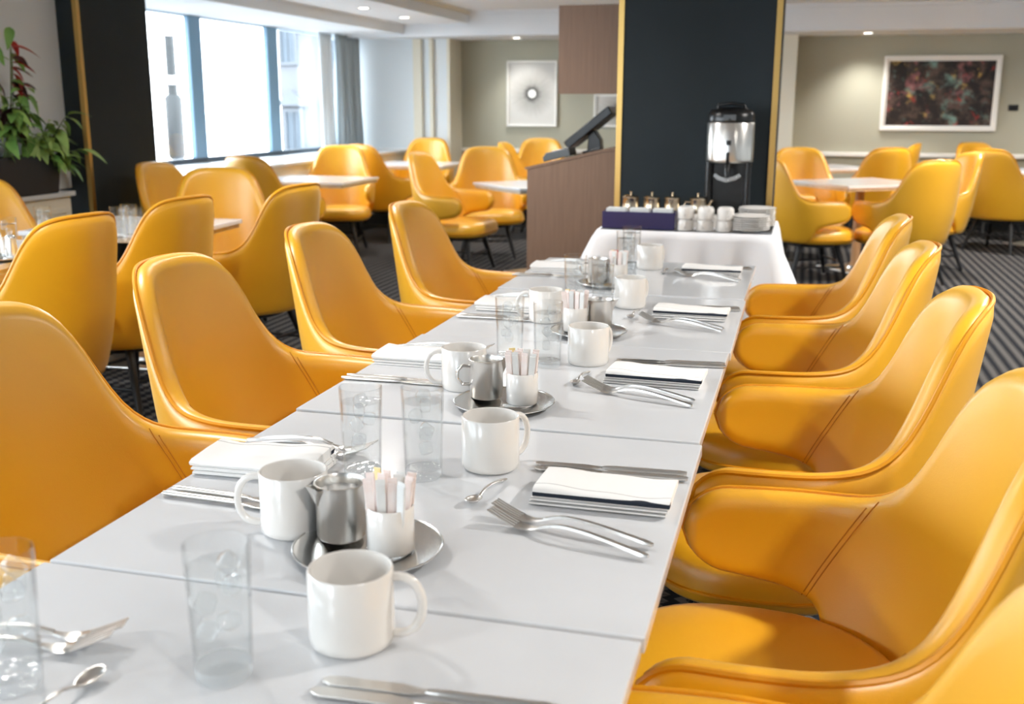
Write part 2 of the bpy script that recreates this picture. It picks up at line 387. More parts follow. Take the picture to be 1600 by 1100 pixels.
for (x, y) in [(-1.9, 9.2), (-1.9, 6.4), (1.6, 9.2), (1.6, 6.6), (1.6, 4.0), (1.6, 1.2), (-1.9, 3.8), (-1.9, 1.2), (1.6, -1.6), (-1.9, -1.6), (3.8, 7), (3.8, 3), (3.8, -1)]:
    downlight(x, y, 2.32, 'added unseen fill downlight over the dining room floor', 145 if x > 0 else 62, 2.8, 'added room fill downlights')  # unseen lamps added to brighten the room, stronger on the right side
# ------------------------------------------------------------------ armchair
def interp(pts, x):
    for (a, b), (c, d) in zip(pts, pts[1:]):
        if x <= c:
            t = (x-a)/(c-a); return b+(d-b)*t
    return pts[-1][1]
def smoothpts(pts, it=2):
    for _ in range(it):
        q = [pts[0]]
        for (a, b), (c, d) in zip(pts, pts[1:]):
            q += [(a*.75+c*.25, b*.75+d*.25), (a*.25+c*.75, b*.25+d*.75)]
        pts = q+[pts[-1]]
    return pts
A_, B_, ARM = .335, .315, .185
NQ = 60; ell = [(0, 0, -B_)]
acc = 0; px, py = 0, -B_
for k in range(1, NQ+1):
    t = k/NQ*math.pi/2; x = A_*math.sin(t); y = -B_*math.cos(t); acc += math.hypot(x-px, y-py); ell.append((acc, x, y)); px, py = x, y
SQ = acc; S_ = SQ+ARM
def plan(s):
    sg = -1 if s < 0 else 1; s = abs(s)
    if s >= SQ: d = s-SQ; return sg*(A_-.10*d*d/ARM*1.0), d
    for (a, x0, y0), (b, x1, y1) in zip(ell, ell[1:]):
        if s <= b:
            t = (s-a)/(b-a); return sg*(x0+(x1-x0)*t), y0+(y1-y0)*t
ZTP = smoothpts([(0, .952), (.08, .951), (.15, .942), (.205, .91), (.245, .845), (.278, .755), (.312, .685), (.36, .643), (.43, .630), (.55, .626), (S_, .622)])
ZBP = smoothpts([(0, .302), (.30, .302), (.36, .308), (.395, .335), (.413, .385), (.435, .418), (.49, .438), (.57, .452), (S_, .470)])
TIPC = .545; TR = .082
def zrange(s):
    s = abs(s); zt = interp(ZTP, s); zb = interp(ZBP, s)
    d = S_-s
    if d < TR:
        k = math.sqrt(max(0, 1-((TR-d)/TR)**2)); zt = TIPC+(zt-TIPC)*k; zb = TIPC+(zb-TIPC)*k
    return zb, zt
def pos(s, z):
    x, y = plan(s); a = abs(s)
    wb = 1-min(1, max(0, (a-.25)/.38)); wb = wb*wb*(3-2*wb)
    if z < .62:
        k = ((.62-z)/.32); x *= 1-.10*k*k; y *= (1-.10*k*k) if y < 0 else 1
    y -= (z-.45)*.13*wb
    return Vector((x, y, z))
def nrm(s, z):
    e = .004; sa = max(-S_+e, min(S_-e, s))
    du = pos(sa+e, z)-pos(sa-e, z); dv = pos(s, z+e)-pos(s, z-e)
    n = du.cross(dv); n.normalize(); return n     # towards outside / rear
def make_chair():
    root = thing('dining_armchair', '', 'chair')
    NU = 84
    us = []
    for i in range(NU+1):
        q = -1+2*i/NU; a = abs(q); us.append(math.copysign(S_*(a*.82+.18*math.sin(a*math.pi/2)**1), q))
    us[0] = -S_; us[-1] = S_
    fr = [0, .02, .06, .13, .22, .32, .42, .5, .58, .68, .78, .87, .94, .98, 1]
    T0 = .056; RE = .032
    def half(s, z, zb, zt):
        d = min(z-zb, zt-z, .6)
        k = min(1, max(0, d/RE)); return (T0/2)*math.sqrt(max(0, 1-(1-k)**2))
    nv = len(fr); inner = []; outer = []
    for s in us:
        zb, zt = zrange(s)
        for q in fr:
            z = zb+(zt-zb)*q; p = pos(s, z); n = nrm(s, z); h = half(s, z, zb, zt)
            inner.append(p-n*h); outer.append(p+n*h*.9)
    v = inner+outer; off = len(inner); f = []
    for i in range(NU):
        for j in range(nv-1):
            a, b, c, d = i*nv+j, (i+1)*nv+j, (i+1)*nv+j+1, i*nv+j+1
            f.append((a, d, c, b)); f.append((off+a, off+b, off+c, off+d))
    m = mesh('shell', v, f); bm = bmesh.new(); bm.from_mesh(m); bmesh.ops.remove_doubles(bm, verts=bm.verts, dist=.0004)
    bmesh.ops.dissolve_degenerate(bm, edges=bm.edges, dist=.0002)
    bmesh.ops.recalc_face_normals(bm, faces=bm.faces); bm.to_mesh(m); bm.free()
    m.polygons.foreach_set('use_smooth', [True]*len(m.polygons))
    sh = obj('shell', m, LEATHER, root, label='curved leather backrest running into two arms')
    # piping along the outer rim
    def rim(s, top):
        zb, zt = zrange(s); z = (zt-.004) if top else (zb+.004)
        if zt-zb < .012: z = (zt+zb)/2
        return pos(s, z)+nrm(s, z)*.0165
    up = [rim(s, True) for s in us]; lo = [rim(s, False) for s in us if abs(s) > .44]
    obj('piping', MB().tube(up, .0052, 6).mesh('piping', True), LEATHER_PIPE, sh)
    for sg in (-1, 1):
        pts = [rim(s, False) for s in us if s*sg > .40]
        if len(pts) > 2: obj('piping', MB().tube(pts, .0052, 6).mesh('piping', True), LEATHER_PIPE, sh)
        for ds in (0, .011):        # twin stitch lines where arm meets back
            pts = []
            for k in range(15):
                s = sg*(.452+ds-.10*k/14); zb, zt = zrange(s)
                zb0 = zrange(.452)[0]; z = zb0+.010+(.634-zb0)*k/14
                if not zb+.004 < z < zt-.003: continue
                pts.append(pos(s, z)-nrm(s, z)*(half(s, z, zb, zt)+.0003))
            obj('seam', MB().tube(pts, .0013, 5).mesh('seam', True), STITCH, sh)
    # seat cushion
    def seat_ring(k, z, e=3.0, y0=-.235, y1=.30, wx=.325):
        cy = (y0+y1)/2; hy = (y1-y0)/2; ring = []
        for i in range(48):
            a = 2*math.pi*i/48; c, s_ = math.cos(a), math.sin(a)
            x = math.copysign(abs(c)**(2/e), c)*wx; y = math.copysign(abs(s_)**(2/e), s_)*hy
            if y < 0: x *= 1-.22*(y/hy)**2
            ring.append((x*k, cy+y*k, z))
        return ring
    prof = [(.0, .296), (.80, .296), (.93, .30), (.975, .313), (.99, .338), (.99, .358), (.975, .38), (.94, .397), (.86, .408), (.6, .414), (.3, .417), (.0, .418)]
    v = []; f = []
    for k, z in prof: v += seat_ring(max(k, .001), z)
    for i in range(len(prof)-1):
        for j in range(48): f.append((i*48+j, i*48+(j+1) % 48, (i+1)*48+(j+1) % 48, (i+1)*48+j))
    mb = MB(); mb.add(v, f); st = obj('seat', mb.mesh('seat', True), LEATHER, root)
    st.data.polygons.foreach_set('use_smooth', [True]*len(st.data.polygons))
    obj('piping', MB().tube(seat_ring(.992, .333), .0045, 6, True).mesh('piping', True), LEATHER_PIPE, st)
    obj('seat_base', MB().lathe([(.2, .266), (.215, .273), (.215, .297)], 28, (0, .03, 0)).mesh('seat_base', True), LEG, root)
    legs = {}
    for sx in (-1, 1):
        for sy, yt, yb in ((1, .15, .225), (-1, -.13, -.225)):
            a = Vector((sx*.165, yt, .29)); b = Vector((sx*.235, yb, 0)); legs[sx, sy] = (a, b)
            obj('leg', MB().tube([b, b+(a-b)*.03, b+(a-b)*.5, a], [.0125, .0135, .018, .022], 10).mesh('leg', True), LEG, root)
    at = lambda k, z: legs[k][1]+(legs[k][0]-legs[k][1])*(z/.29)
    for p, q, z in (((-1, 1), (-1, -1), .115), ((1, 1), (1, -1), .115), ((-1, 1), (1, 1), .15), ((-1, -1), (1, -1), .15)):
        obj('stretcher', MB().tube([at(p, z), at(q, z)], .0085, 8).mesh('stretcher', True), LEG, root)
    return Kind(root)
CH = make_chair()
def chair(x, y, deg, label, group): CH.put((x, y, 0), math.radians(deg), label, group)
g = 'armchairs along the left side of the long table'
chair(-1.03, .50, -90, 'mustard armchair nearest the camera on the left of the long table', g)
chair(-1.06, 1.25, -88, 'second mustard armchair along the left of the long table', g)
chair(-1.05, 2.03, -88, 'third mustard armchair along the left of the long table', g)
chair(-1.03, 2.86, -90, 'farthest mustard armchair along the left of the long table', g)
g = 'armchairs along the right side of the long table'
chair(.085, -.29, 90, 'mustard armchair cut off by the bottom right corner of the picture', g)
chair(.155, .47, 90, 'large glossy mustard armchair nearest the camera on the right', g)
chair(.155, 1.25, 90, 'second mustard armchair from the front along the right side', g)
chair(.145, 2.08, 90, 'third mustard armchair from the front along the right side', g)
chair(.14, 2.88, 90, 'farthest mustard armchair along the right of the long table', g)
g = 'armchairs at the tables by the window'
chair(-3.78, 3.35, -118, 'mustard armchair at the left picture edge below the plant', g)
chair(-2.70, 2.15, 84, 'mustard armchair seen from behind, nearest at the left table with glasses', g)
chair(-2.74, 2.92, 82, 'mustard armchair seen from behind, right of the three water glasses', g)
chair(-3.70, 5.10, -95, 'mustard armchair seen side on at the foot of the black column', g)
chair(-3.16, 4.42, -152, 'pale lit mustard armchair facing the camera behind the second left table', g)
chair(-3.82, 6.40, -12, 'mustard armchair turned away, below the window mullion', g)
chair(-2.60, 3.72, 82, 'mustard armchair seen from behind with its curved arm towards the left table', g)
chair(-3.98, 7.85, -166, 'pale lit mustard armchair facing the camera at the window table', g)
chair(-3.83, 8.78, -27, 'mustard armchair seen from behind below the grey curtain', g)
chair(-3.97, 10.15, -174, 'mustard armchair farthest away at the white pier', g)
g = 'armchairs at the tables left of the lectern'
chair(-2.54, 7.05, -96, 'mustard armchair seen side on with its arm pointing at the lectern', g)
chair(-2.55, 7.95, -162, 'bright orange armchair facing the camera behind the table by the lectern', g)
chair(-2.47, 9.45, -90, 'mustard armchair partly hidden by the bright orange armchair', g)
chair(-2.70, 10.5, -169, 'orange armchair against the back wall above the lectern corner', g)
g = 'armchairs at the tables under the dark painting'
chair(.20, 8.72, -165, 'orange armchair facing the camera just right of the black column', g)
chair(.24, 7.42, -70, 'mustard armchair side on just right of the white draped table', g)
chair(.92, 10.62, 75, 'farthest armchair behind the table under the dark painting', g)
chair(.78, 9.66, 26, 'mustard armchair turned away at the back table under the painting', g)
chair(.92, 7.42, 32, 'mustard armchair seen from behind at the table below the dark painting', g)
chair(1.18, 8.32, 110, 'light rimmed mustard armchair peeking out behind another chair', g)
chair(1.98, 9.62, -37, 'mustard armchair seen from behind at the right picture edge', g)
chair(2.05, 10.75, -150, 'mustard armchair mostly hidden below the black switch plate', g)

# ------------------------------------------------------------------ tables
TZ = .72
def make_table(name, w, d, label, cat='table'):
    t = thing(name, label, cat)
    obj('tabletop', bx((-w/2, -d/2, TZ-.022), (w/2, d/2, TZ)).mesh('tabletop', bevel=.0025), QUARTZ, t)
    obj('underlay', bx((-w/2+.012, -d/2+.012, TZ-.045), (w/2-.012, d/2-.012, TZ-.022)).mesh('underlay', bevel=.003), TABLE_EDGE, t)
    obj('pedestal', MB().lathe([(.055, .03), (.038, .06), (.036, TZ-.07), (.09, TZ-.06), (.09, TZ-.046)], 20).mesh('pedestal', True), TABLE_WOOD, t)
    obj('base_plate', bx((-.22, -.22, 0), (.22, .22, .012)).mesh('base_plate', bevel=.004), STEEL_DULL, t)
    obj('base_collar', MB().lathe([(.07, .012), (.066, .026), (.055, .031)], 20).mesh('base_collar', True), STEEL_DULL, t)
    return t
PITCHY = .7625
LT = Kind(make_table('dining_table', .83, PITCHY-.008, ''))
g = 'square tables pushed together into the long table'
nm = ['white table section at the bottom edge of the picture', 'nearest complete white section of the long table', 'second white section of the long table',
      'third white section of the long table', 'far end white section of the long table']
for i in range(5):
    dx = [0, .002, -.003, .001, -.004][i]
    LT.put((-.415+dx, PITCHY*(i-1)+PITCHY/2, [0, 0, .002, 0, .003][i]), math.radians([0, .15, -.2, .2, -.3][i]), nm[i], g)
g = 'white tables around the room'
def wt(x, y, deg, label): LT.put((x, y, 0), math.radians(deg), label, g)
wt(-3.30, 2.56, 6, 'white table with water glasses at the left picture edge')
wt(-3.17, 3.62, 4, 'white table mostly hidden behind the left armchairs')
wt(-3.77, 7.00, 0, 'white table in front of the window')
wt(-3.77, 9.45, 0, 'white table below the grey curtain')
wt(-1.84, 7.05, 45, 'white table just left of the lectern')
wt(-1.75, 9.75, 45, 'far white table partly hidden by the lectern')
wt(.62, 8.02, 36, 'white table in front of the dark painting')
wt(.34, 10.15, 36, 'farther white table under the dark painting')
wt(2.42, 10.15, 45, 'white table at the right picture edge')

# ------------------------------------------------------------------ tableware prototypes
def make_mug():
    t = thing('coffee_mug', '', 'mug')
    R, Hh = .050, .094
    p = [(.0, 0), (R-.006, 0), (R-.001, .004), (R, .012), (R, Hh-.002), (R-.0015, Hh), (R-.003, Hh-.001), (R-.004, .012), (R-.012, .006), (.0, .006)]
    obj('body', MB().lathe(p, 40, cap0=False, cap1=False).mesh('body', True), PORCELAIN, t)
    pts = []
    for k in range(15):
        a = math.radians(100-k*(200/14)); pts.append((R+.004+.030*max(0, math.cos(a))**.8 - (.004 if k in (0, 14) else 0), 0, .053+.031*math.sin(a)-.010*(1-math.sin(a))*.5))
    obj('handle', MB().tube(pts, .0055, 10, flat=1.0).mesh('handle', True), PORCELAIN, t)
    return Kind(t)
def make_glass():
    t = thing('water_glass', '', 'glass')
    R, Hh = .036, .158
    wall = [(R*.86, .004), (R*.89, .02), (R, Hh-.004), (R*1.0, Hh), (R-.0022, Hh), (R-.0022, Hh-.006), (R*.87-.002, .02)]
    obj('glass_wall', MB().lathe(wall, 36, cap0=False, cap1=False).mesh('glass_wall', True), GLASS, t)
    obj('glass_base', MB().lathe([(R*.80, 0), (R*.86, .004), (R*.87, .013), (R*.84, .0165)], 36).mesh('glass_base', True), GLASSB, t)
    obj('water', MB().lathe([(R*.84, .018), (R*.86, .03), (R*.975-.002, Hh*.84)], 36).mesh('water', True), WATER, t)
    rr = random.Random(3)
    for k in range(6):
        a = rr.uniform(0, 6.28); q = MB().box((-.011, -.011, -.009), (.011, .011, .009)).mesh('ice_cube', True, bevel=.0055)
        obj('ice_cube', q, ICE, t, (math.cos(a)*.015, math.sin(a)*.015, .055+.0165*k), (rr.uniform(0, 3), rr.uniform(0, 3), rr.uniform(0, 3)))
    return Kind(t)
def make_creamer():
    t = thing('steel_creamer', '', 'creamer')
    R, Hh = .035, .082
    p = [(0, 0), (R-.003, 0), (R, .004), (R, Hh-.006), (R+.002, Hh), (R, Hh+.0005), (R-.002, Hh-.004), (R-.0025, Hh-.016)]
    obj('body', MB().lathe(p, 36, cap0=False, cap1=False).mesh('body', True), STEEL_DULL, t)
    obj('milk', MB().lathe([(.0005, Hh-.014), (R-.0025, Hh-.014)], 36, cap0=False, cap1=False).mesh('milk', True), MILK, t)
    sp = MB().add([(-R+.004, -.017, Hh-.002), (-R+.004, .017, Hh-.002), (-R-.017, 0, Hh+.004), (-R+.001, 0, Hh-.034), (-R-.004, -.015, Hh-.002), (-R-.004, .015, Hh-.002)], [(4, 2, 3), (2, 5, 3), (0, 4, 3), (5, 1, 3)])
    obj('spout', sp.mesh('spout', True), STEEL_DULL, t)
    pts = [(R-.002, 0, .066), (R+.016, 0, .068), (R+.026, 0, .058), (R+.026, 0, .040), (R+.016, 0, .028), (R-.002, 0, .028)]
    pp = [Vector(q) for q in pts]; fine = []
    for i in range(len(pp)-1):
        for k in range(4): fine.append(pp[i].lerp(pp[i+1], k/4))
    fine.append(pp[-1])
    obj('handle', MB().tube(fine, .0035, 8).mesh('handle', True), STEEL, t)
    return Kind(t)
def make_cup():
    t = thing('sweetener_cup', '', 'cup')
    R, Hh = .033, .066
    obj('body', MB().lathe([(0, 0), (R-.003, 0), (R, .003), (R, Hh-.002), (R-.0015, Hh), (R-.003, Hh-.002), (R-.004, .006), (0, .005)], 32, cap0=False, cap1=False).mesh('body', True), PORCELAIN, t)
    obj('foot_ring', MB().lathe([(R-.006, -.001), (R-.004, 0), (R-.006, .001)], 32, cap0=False, cap1=False).mesh('foot_ring', True), PORCELAIN, t)
    return Kind(t)
def make_saucer():
    t = thing('steel_saucer', '', 'saucer')
    R = .105
    obj('dish', MB().lathe([(.0005, .004), (.052, .004), (.057, .007), (.066, .010), (R-.004, .0125), (R, .0135), (R-.003, .0115), (.064, .006), (.056, .0025), (.05, .0005), (.0005, .0005)], 48, cap0=False, cap1=False).mesh('dish', True), STEEL, t)
    obj('rolled_rim', MB().tube([(R*math.cos(a*math.pi/24), R*math.sin(a*math.pi/24), .0134) for a in range(48)], .0016, 6, True).mesh('rolled_rim', True), STEEL, t)
    return Kind(t)
def make_fork():
    t = thing('dinner_fork', '', 'fork'); L = .258
    zc = smoothpts([(0, .024), (.03, .012), (.06, .004), (.085, .010), (.11, .019), (.15, .020), (.20, .014), (.245, .007), (L, .005)])
    wd = smoothpts([(0, .010), (.045, .0125), (.06, .011), (.078, .005), (.095, .0032), (.15, .0038), (.22, .0055), (L-.004, .006), (L, .003)])
    def strip(x0, x1, n, y0=None, y1=None, th=.0024):
        mb = MB(); v = []
        for i in range(n+1):
            x = x0+(x1-x0)*i/n; z = interp(zc, x); w_ = interp(wd, x)
            a = -w_ if y0 is None else y0; b = w_ if y1 is None else y1
            v += [(x, a, z), (x, b, z), (x, b*.8 if y1 is None else b, z+th), (x, a*.8 if y0 is None else a, z+th)]
        f = []
        for i in range(n):
            for k in range(4): f.append((i*4+k, i*4+(k+1) % 4, (i+1)*4+(k+1) % 4, (i+1)*4+k))
        f += [(3, 2, 1, 0), (n*4, n*4+1, n*4+2, n*4+3)]
        return mb.add(v, f)
    hd = strip(.085, L, 22, th=.004); obj('handle', hd.mesh('handle', True), STEEL_DULL, t)
    head = strip(.046, .086, 6)
    obj('fork_head', head.mesh('fork_head', True), STEEL_DULL, t)
    for k in range(4):
        y = -.0112+.0064*k; obj('tine', strip(0, .047, 8, y, y+.0034, .002).mesh('tine', True), STEEL_DULL, t)
    return Kind(t)
def make_knife():
    t = thing('table_knife', '', 'knife'); L = .262
    v = []; n = 14
    hd = MB().tube([(.118+(L-.118)*i/12, 0, .0055) for i in range(13)], [.003, .0048]+[.0052]*9+[.0056, .004], 10, flat=.9)
    obj('handle', hd.mesh('handle', True), STEEL_DULL, t)
    bl = MB().prism([(0, .004), (.004, .0085), (.02, .0105), (.09, .0105), (.118, .004), (.124, .003), (.124, -.003), (.118, -.004), (.10, -.0085), (.012, -.0085), (.002, -.003)], .0032, .0058)
    obj('blade', bl.mesh('blade', bevel=.0006), STEEL_DULL, t)
    return Kind(t)
def make_spoon():
    t = thing('teaspoon', '', 'spoon'); L = .135
    v = []; f = []; n = 10; m_ = 16
    for i in range(n+1):
        r_ = i/n
        for k in range(m_):
            a = 2*math.pi*k/m_; v.append((.021+.021*r_*math.cos(a), .0125*r_*math.sin(a)*(1-.12*math.cos(a)), .0015+.0075*r_*r_+.002*r_*math.cos(a)*-1))
    for i in range(n):
        for k in range(m_): f.append((i*m_+k, i*m_+(k+1) % m_, (i+1)*m_+(k+1) % m_, (i+1)*m_+k))
    b = obj('bowl', mesh('bowl', v, f, True), STEEL_DULL, t); sm = b.modifiers.new('thick', 'SOLIDIFY'); sm.thickness = .0012
    zc = smoothpts([(.04, .007), (.055, .013), (.08, .014), (.12, .006), (L, .004)])
    obj('handle', MB().tube([(.04+(L-.04)*i/14, 0, interp(zc, .04+(L-.04)*i/14)) for i in range(15)], [.0035, .0025]+[.0026]*6+[.003, .0036, .004, .0045, .0048, .0046, .003], 8, flat=.5).mesh('handle', True), STEEL_DULL, t)
    return Kind(t)
def napkin_mat():
    m = mat('striped linen napkin', (242, 241, 239), .9, spec=.15); nt = m.node_tree; b = nt.nodes['Principled BSDF']; L = nt.links
    tc = nt.nodes.new('ShaderNodeTexCoord'); sp = nt.nodes.new('ShaderNodeSeparateXYZ'); L.new(tc.outputs['Object'], sp.inputs[0])
    def band(src, c, w_):
        n = nt.nodes.new('ShaderNodeMath'); n.operation = 'COMPARE'; L.new(src, n.inputs[0]); n.inputs[1].default_value = c; n.inputs[2].default_value = w_; return n.outputs[0]
    def op(o_, a, c):
        n = nt.nodes.new('ShaderNodeMath'); n.operation = o_
        for i, q in enumerate((a, c)):
            if isinstance(q, float): n.inputs[i].default_value = q
            else: L.new(q, n.inputs[i])
        return n.outputs[0]
    y, z = sp.outputs['Y'], sp.outputs['Z']
    top = op('MAXIMUM', op('MULTIPLY', band(z, .0205, .0036), op('LESS_THAN', y, -.046)), op('MULTIPLY', band(y, -.043, .001), .55))
    front = op('MULTIPLY', op('LESS_THAN', y, -.050), op('LESS_THAN', z, .0145))
    fl = op('MULTIPLY', front, op('GREATER_THAN', op('FRACT', op('MULTIPLY', z, 300.0), .0), .6))
    ontop = op('SUBTRACT', 1.0, front)
    fac = op('MAXIMUM', op('MULTIPLY', top, ontop), op('MULTIPLY', fl, .55))
    mx = nt.nodes.new('ShaderNodeMix'); mx.data_type = 'RGBA'; mx.inputs['A'].default_value = (*lin((242, 241, 239)), 1); mx.inputs['B'].default_value = (*lin((44, 50, 60)), 1)
    L.new(fac, mx.inputs['Factor']); L.new(mx.outputs['Result'], b.inputs['Base Color'])
    return m
NAPM = napkin_mat()
def make_napkin():
    t = thing('folded_napkin', '', 'napkin'); n = 26; Lx, Ly = .215, .122
    for layer, (z0, th) in enumerate(((.0005, .0068), (.0073, .0068), (.0141, .0145))):
        v = []; f = []
        prof = [(-.5, .45), (-.492, .72), (-.465, .92), (-.42, 1.0), (0, 1.0), (.42, .9), (.488, .7), (.5, .45), (.488, .2), (.46, 0), (0, 0), (-.46, 0), (-.49, .18)]
        k = len(prof)
        for i in range(n+1):
            x = Lx*(i/n); wv = (.0034*math.sin(x*24+.9)+.0014*math.sin(x*61))*(1 if layer == 2 else .0)
            for a, b in prof:
                v.append((x+(.003*(layer-1) if i in (0, n) else 0), a*Ly-.001*layer, z0+b*th+wv*b*(1-.3*(a+.5))-.0025*(1 if layer == 2 and b > .6 else 0)*max(0, a+.3)))
        for i in range(n):
            for j in range(k): f.append((i*k+j, i*k+(j+1) % k, (i+1)*k+(j+1) % k, (i+1)*k+j))
        f += [tuple(range(k))[::-1], tuple(range(n*k, n*k+k))]
        mb = MB(); mb.add(v, f); obj('fold', mb.mesh('fold', True), NAPM, t)
    return Kind(t)
MUG, GLS, CRM, CUP, SAU, FRK, KNF, SPN, NAP = make_mug(), make_glass(), make_creamer(), make_cup(), make_saucer(), make_fork(), make_knife(), make_spoon(), make_napkin()
Z = TZ+.001
D2 = math.radians
g = 'coffee mugs on the long table'
for x, y, a, l in [(-.329, -.095, 12, 'large white mug in the foreground with its handle to the right'), (-.545, .19, 195, 'white mug with its handle to the left beside the nearest creamer'),
                   (-.344, .534, 55, 'white mug by the nearest teaspoon on the right'), (-.327, 1.32, 60, 'white mug on the second table section, right of two tall glasses'),
                   (-.548, 1.02, 195, 'white mug with left handle behind the second creamer'), (-.344, 2.074, 60, 'white mug on the third table section beside the water glasses'),
                   (-.392, 2.86, 60, 'farthest white mug near the end of the long table'), (-.545, 1.79, 190, 'white mug mostly hidden behind a water glass, handle showing left')]:
    MUG.put((x, y, Z), D2(a), l, g)
g = 'water glasses on the long table'
for x, y, l in [(-.434, -.205, 'large blurred water glass standing alone in the foreground'), (-.539, .429, 'water glass behind the nearest sweetener packets, left of a pair'), (-.44, .457, 'water glass left of the mug by the nearest teaspoon'),
                (-.52, 1.30, 'left water glass of the pair behind the second creamer'), (-.415, 1.262, 'right water glass of the pair behind the second creamer'),
                (-.516, 2.06, 'left water glass of the pair on the third table section'), (-.425, 2.04, 'right water glass of the pair on the third table section'),
                (-.464, 2.724, 'nearer water glass of the pair before the white cloth'), (-.47, 2.90, 'farther water glass of the pair before the white cloth'),
                (-.645, -.285, 'water glass cut off at the bottom left corner')]:
    GLS.put((x, y, Z), random.uniform(0, 6), l, g)
near = ['nearest the camera', 'on the second table section', 'on the third table section', 'on the far end section']
for i, (sx, sy, cx, cy, ca, ux, uy) in enumerate([(-.408, .141, -.458, .162, 48, -.372, .137), (-.422, .901, -.468, .925, 200, -.384, .902), (-.39, 1.647, -.366, 1.674, 190, -.425, 1.630), (-.475, 2.44, -.515, 2.44, 190, -.446, 2.45)]):
    SAU.put((sx, sy, Z), 0, 'round steel saucer under the creamer and sweetener cup ' + near[i], 'steel saucers')
    CRM.put((cx, cy, Z+.0120), D2(ca), 'steel milk creamer ' + near[i], 'steel creamers')
    c = CUP.put((ux, uy, Z+.0115), 0, 'white cup of sweetener packets ' + near[i], 'sweetener cups')
    rr = random.Random(i+5)
    for k in range(12):
        col = [PAPER, PAPERW, PAPER, PAPERW, PAPER, PAPER, PAPERW, PAPER, PAPERY, PAPER, PAPERW, PAPER][k]
        if i == 3 and k == 9: col = PAPERR
        pk = MB().box((-.0062, -.0022, 0), (.0062, .0022, .098)).box((-.0066, -.0007, .094), (.0066, .0007, .104))
        o = obj('sweetener_packet', pk.mesh('sweetener_packet', bevel=.0009, seg=2), col)
        px_, py_ = (-.019+.0127*(k % 4), (-.014, 0, .014)[k//4])
        o.location = (ux+px_*.92, uy+py_*.92, Z+.0185); o.rotation_euler = (rr.uniform(-.05, .05)-py_*4, px_*5+rr.uniform(-.03, .03), rr.uniform(-.4, .4))
        tag(o, ('red topped paper packet' if col is PAPERR else 'thin paper sweetener stick') + ' standing in the white cup ' + near[i], 'packet', 'sweetener packets ' + near[i])
row = ['nearest', 'second', 'third', 'farthest']
# right-hand settings
R_ = [dict(k=(-.266, .549, 3), n=(-.232, .437, 0), f=(-.272, .305, -15), s=(-.325, .340, 79)),
      dict(k=(-.259, 1.344, 5), n=(-.252, 1.200, -2), f=(-.287, 1.084, -17), s=(-.317, 1.09, 85)),
      dict(k=(-.269, 2.087, 4), n=(-.252, 1.975, -1), f=(-.279, 1.862, -20), s=(-.314, 1.87, 86)),
      dict(k=(-.274, 2.940, 1), n=(-.262, 2.815, 0), f=(-.279, 2.736, -22), s=(-.324, 2.73, 90))]
for i, d in enumerate(R_):
    w_ = row[i] + ' right-hand place setting'
    a = D2(d['k'][2])
    KNF.put((d['k'][0]-.004, d['k'][1]+.012, Z), a, 'farther table knife of the pair at the ' + w_, 'table knives')
    KNF.put((d['k'][0], d['k'][1]-.011, Z), a-.01, 'nearer table knife of the pair at the ' + w_, 'table knives')
    NAP.put((d['n'][0], d['n'][1], Z), D2(d['n'][2]), 'folded white napkin with dark stripes at the ' + w_, 'folded napkins')
    a = D2(d['f'][2])
    FRK.put((d['f'][0]-.002, d['f'][1]+.014, Z), a+.03, 'farther dinner fork of the pair at the ' + w_, 'dinner forks')
    FRK.put((d['f'][0], d['f'][1]-.014, Z), a-.02, 'nearer dinner fork of the pair at the ' + w_, 'dinner forks')
    SPN.put((d['s'][0], d['s'][1], Z), D2(d['s'][2]), 'teaspoon left of the forks at the ' + w_, 'teaspoons')
L_ = [dict(f=(-.560, .525, 180), n=(-.612, .425, 182), k=(-.548, .258, 177)), dict(f=(-.575, 1.335, 181), n=(-.612, 1.222, 180), k=(-.574, 1.033, 182)),
      dict(f=(-.560, 2.08, 180), n=(-.575, 1.94, 178), k=(-.545, 1.783, 181)), dict(f=(-.575, 2.875, 178), n=(-.60, 2.73, 181), k=(-.59, 2.585, 184))]
for i, d in enumerate(L_):
    w_ = row[i] + ' left-hand place setting'
    a = D2(d['k'][2])
    KNF.put((d['k'][0], d['k'][1]+.011, Z), a, 'farther table knife of the pair at the ' + w_, 'table knives')
    KNF.put((d['k'][0]-.003, d['k'][1]-.011, Z), a+.01, 'nearer table knife of the pair at the ' + w_, 'table knives')
    NAP.put((d['n'][0], d['n'][1], Z), D2(d['n'][2]), 'folded plain white napkin at the ' + w_, 'folded napkins')
    a = D2(d['f'][2])
    FRK.put((d['f'][0], d['f'][1]+.014, Z), a, 'farther dinner fork of the pair at the ' + w_, 'dinner forks')
    FRK.put((d['f'][0]-.002, d['f'][1]-.014, Z), a+.03, 'nearer dinner fork of the pair at the ' + w_, 'dinner forks')
FRK.put((-.583, -.168, Z), D2(196), 'farther blurred fork at the bottom left corner', 'dinner forks')
FRK.put((-.583, -.192, Z), D2(199), 'nearer blurred fork at the bottom left corner', 'dinner forks')
SPN.put((-.563, -.238, Z), D2(262), 'blurred teaspoon cut off by the bottom edge at left', 'teaspoons')
KNF.put((-.322, -.192, Z), D2(3), 'farther blurred knife cut off by the bottom edge', 'table knives')
KNF.put((-.326, -.215, Z), D2(3), 'nearer blurred knife cut off by the bottom edge', 'table knives')
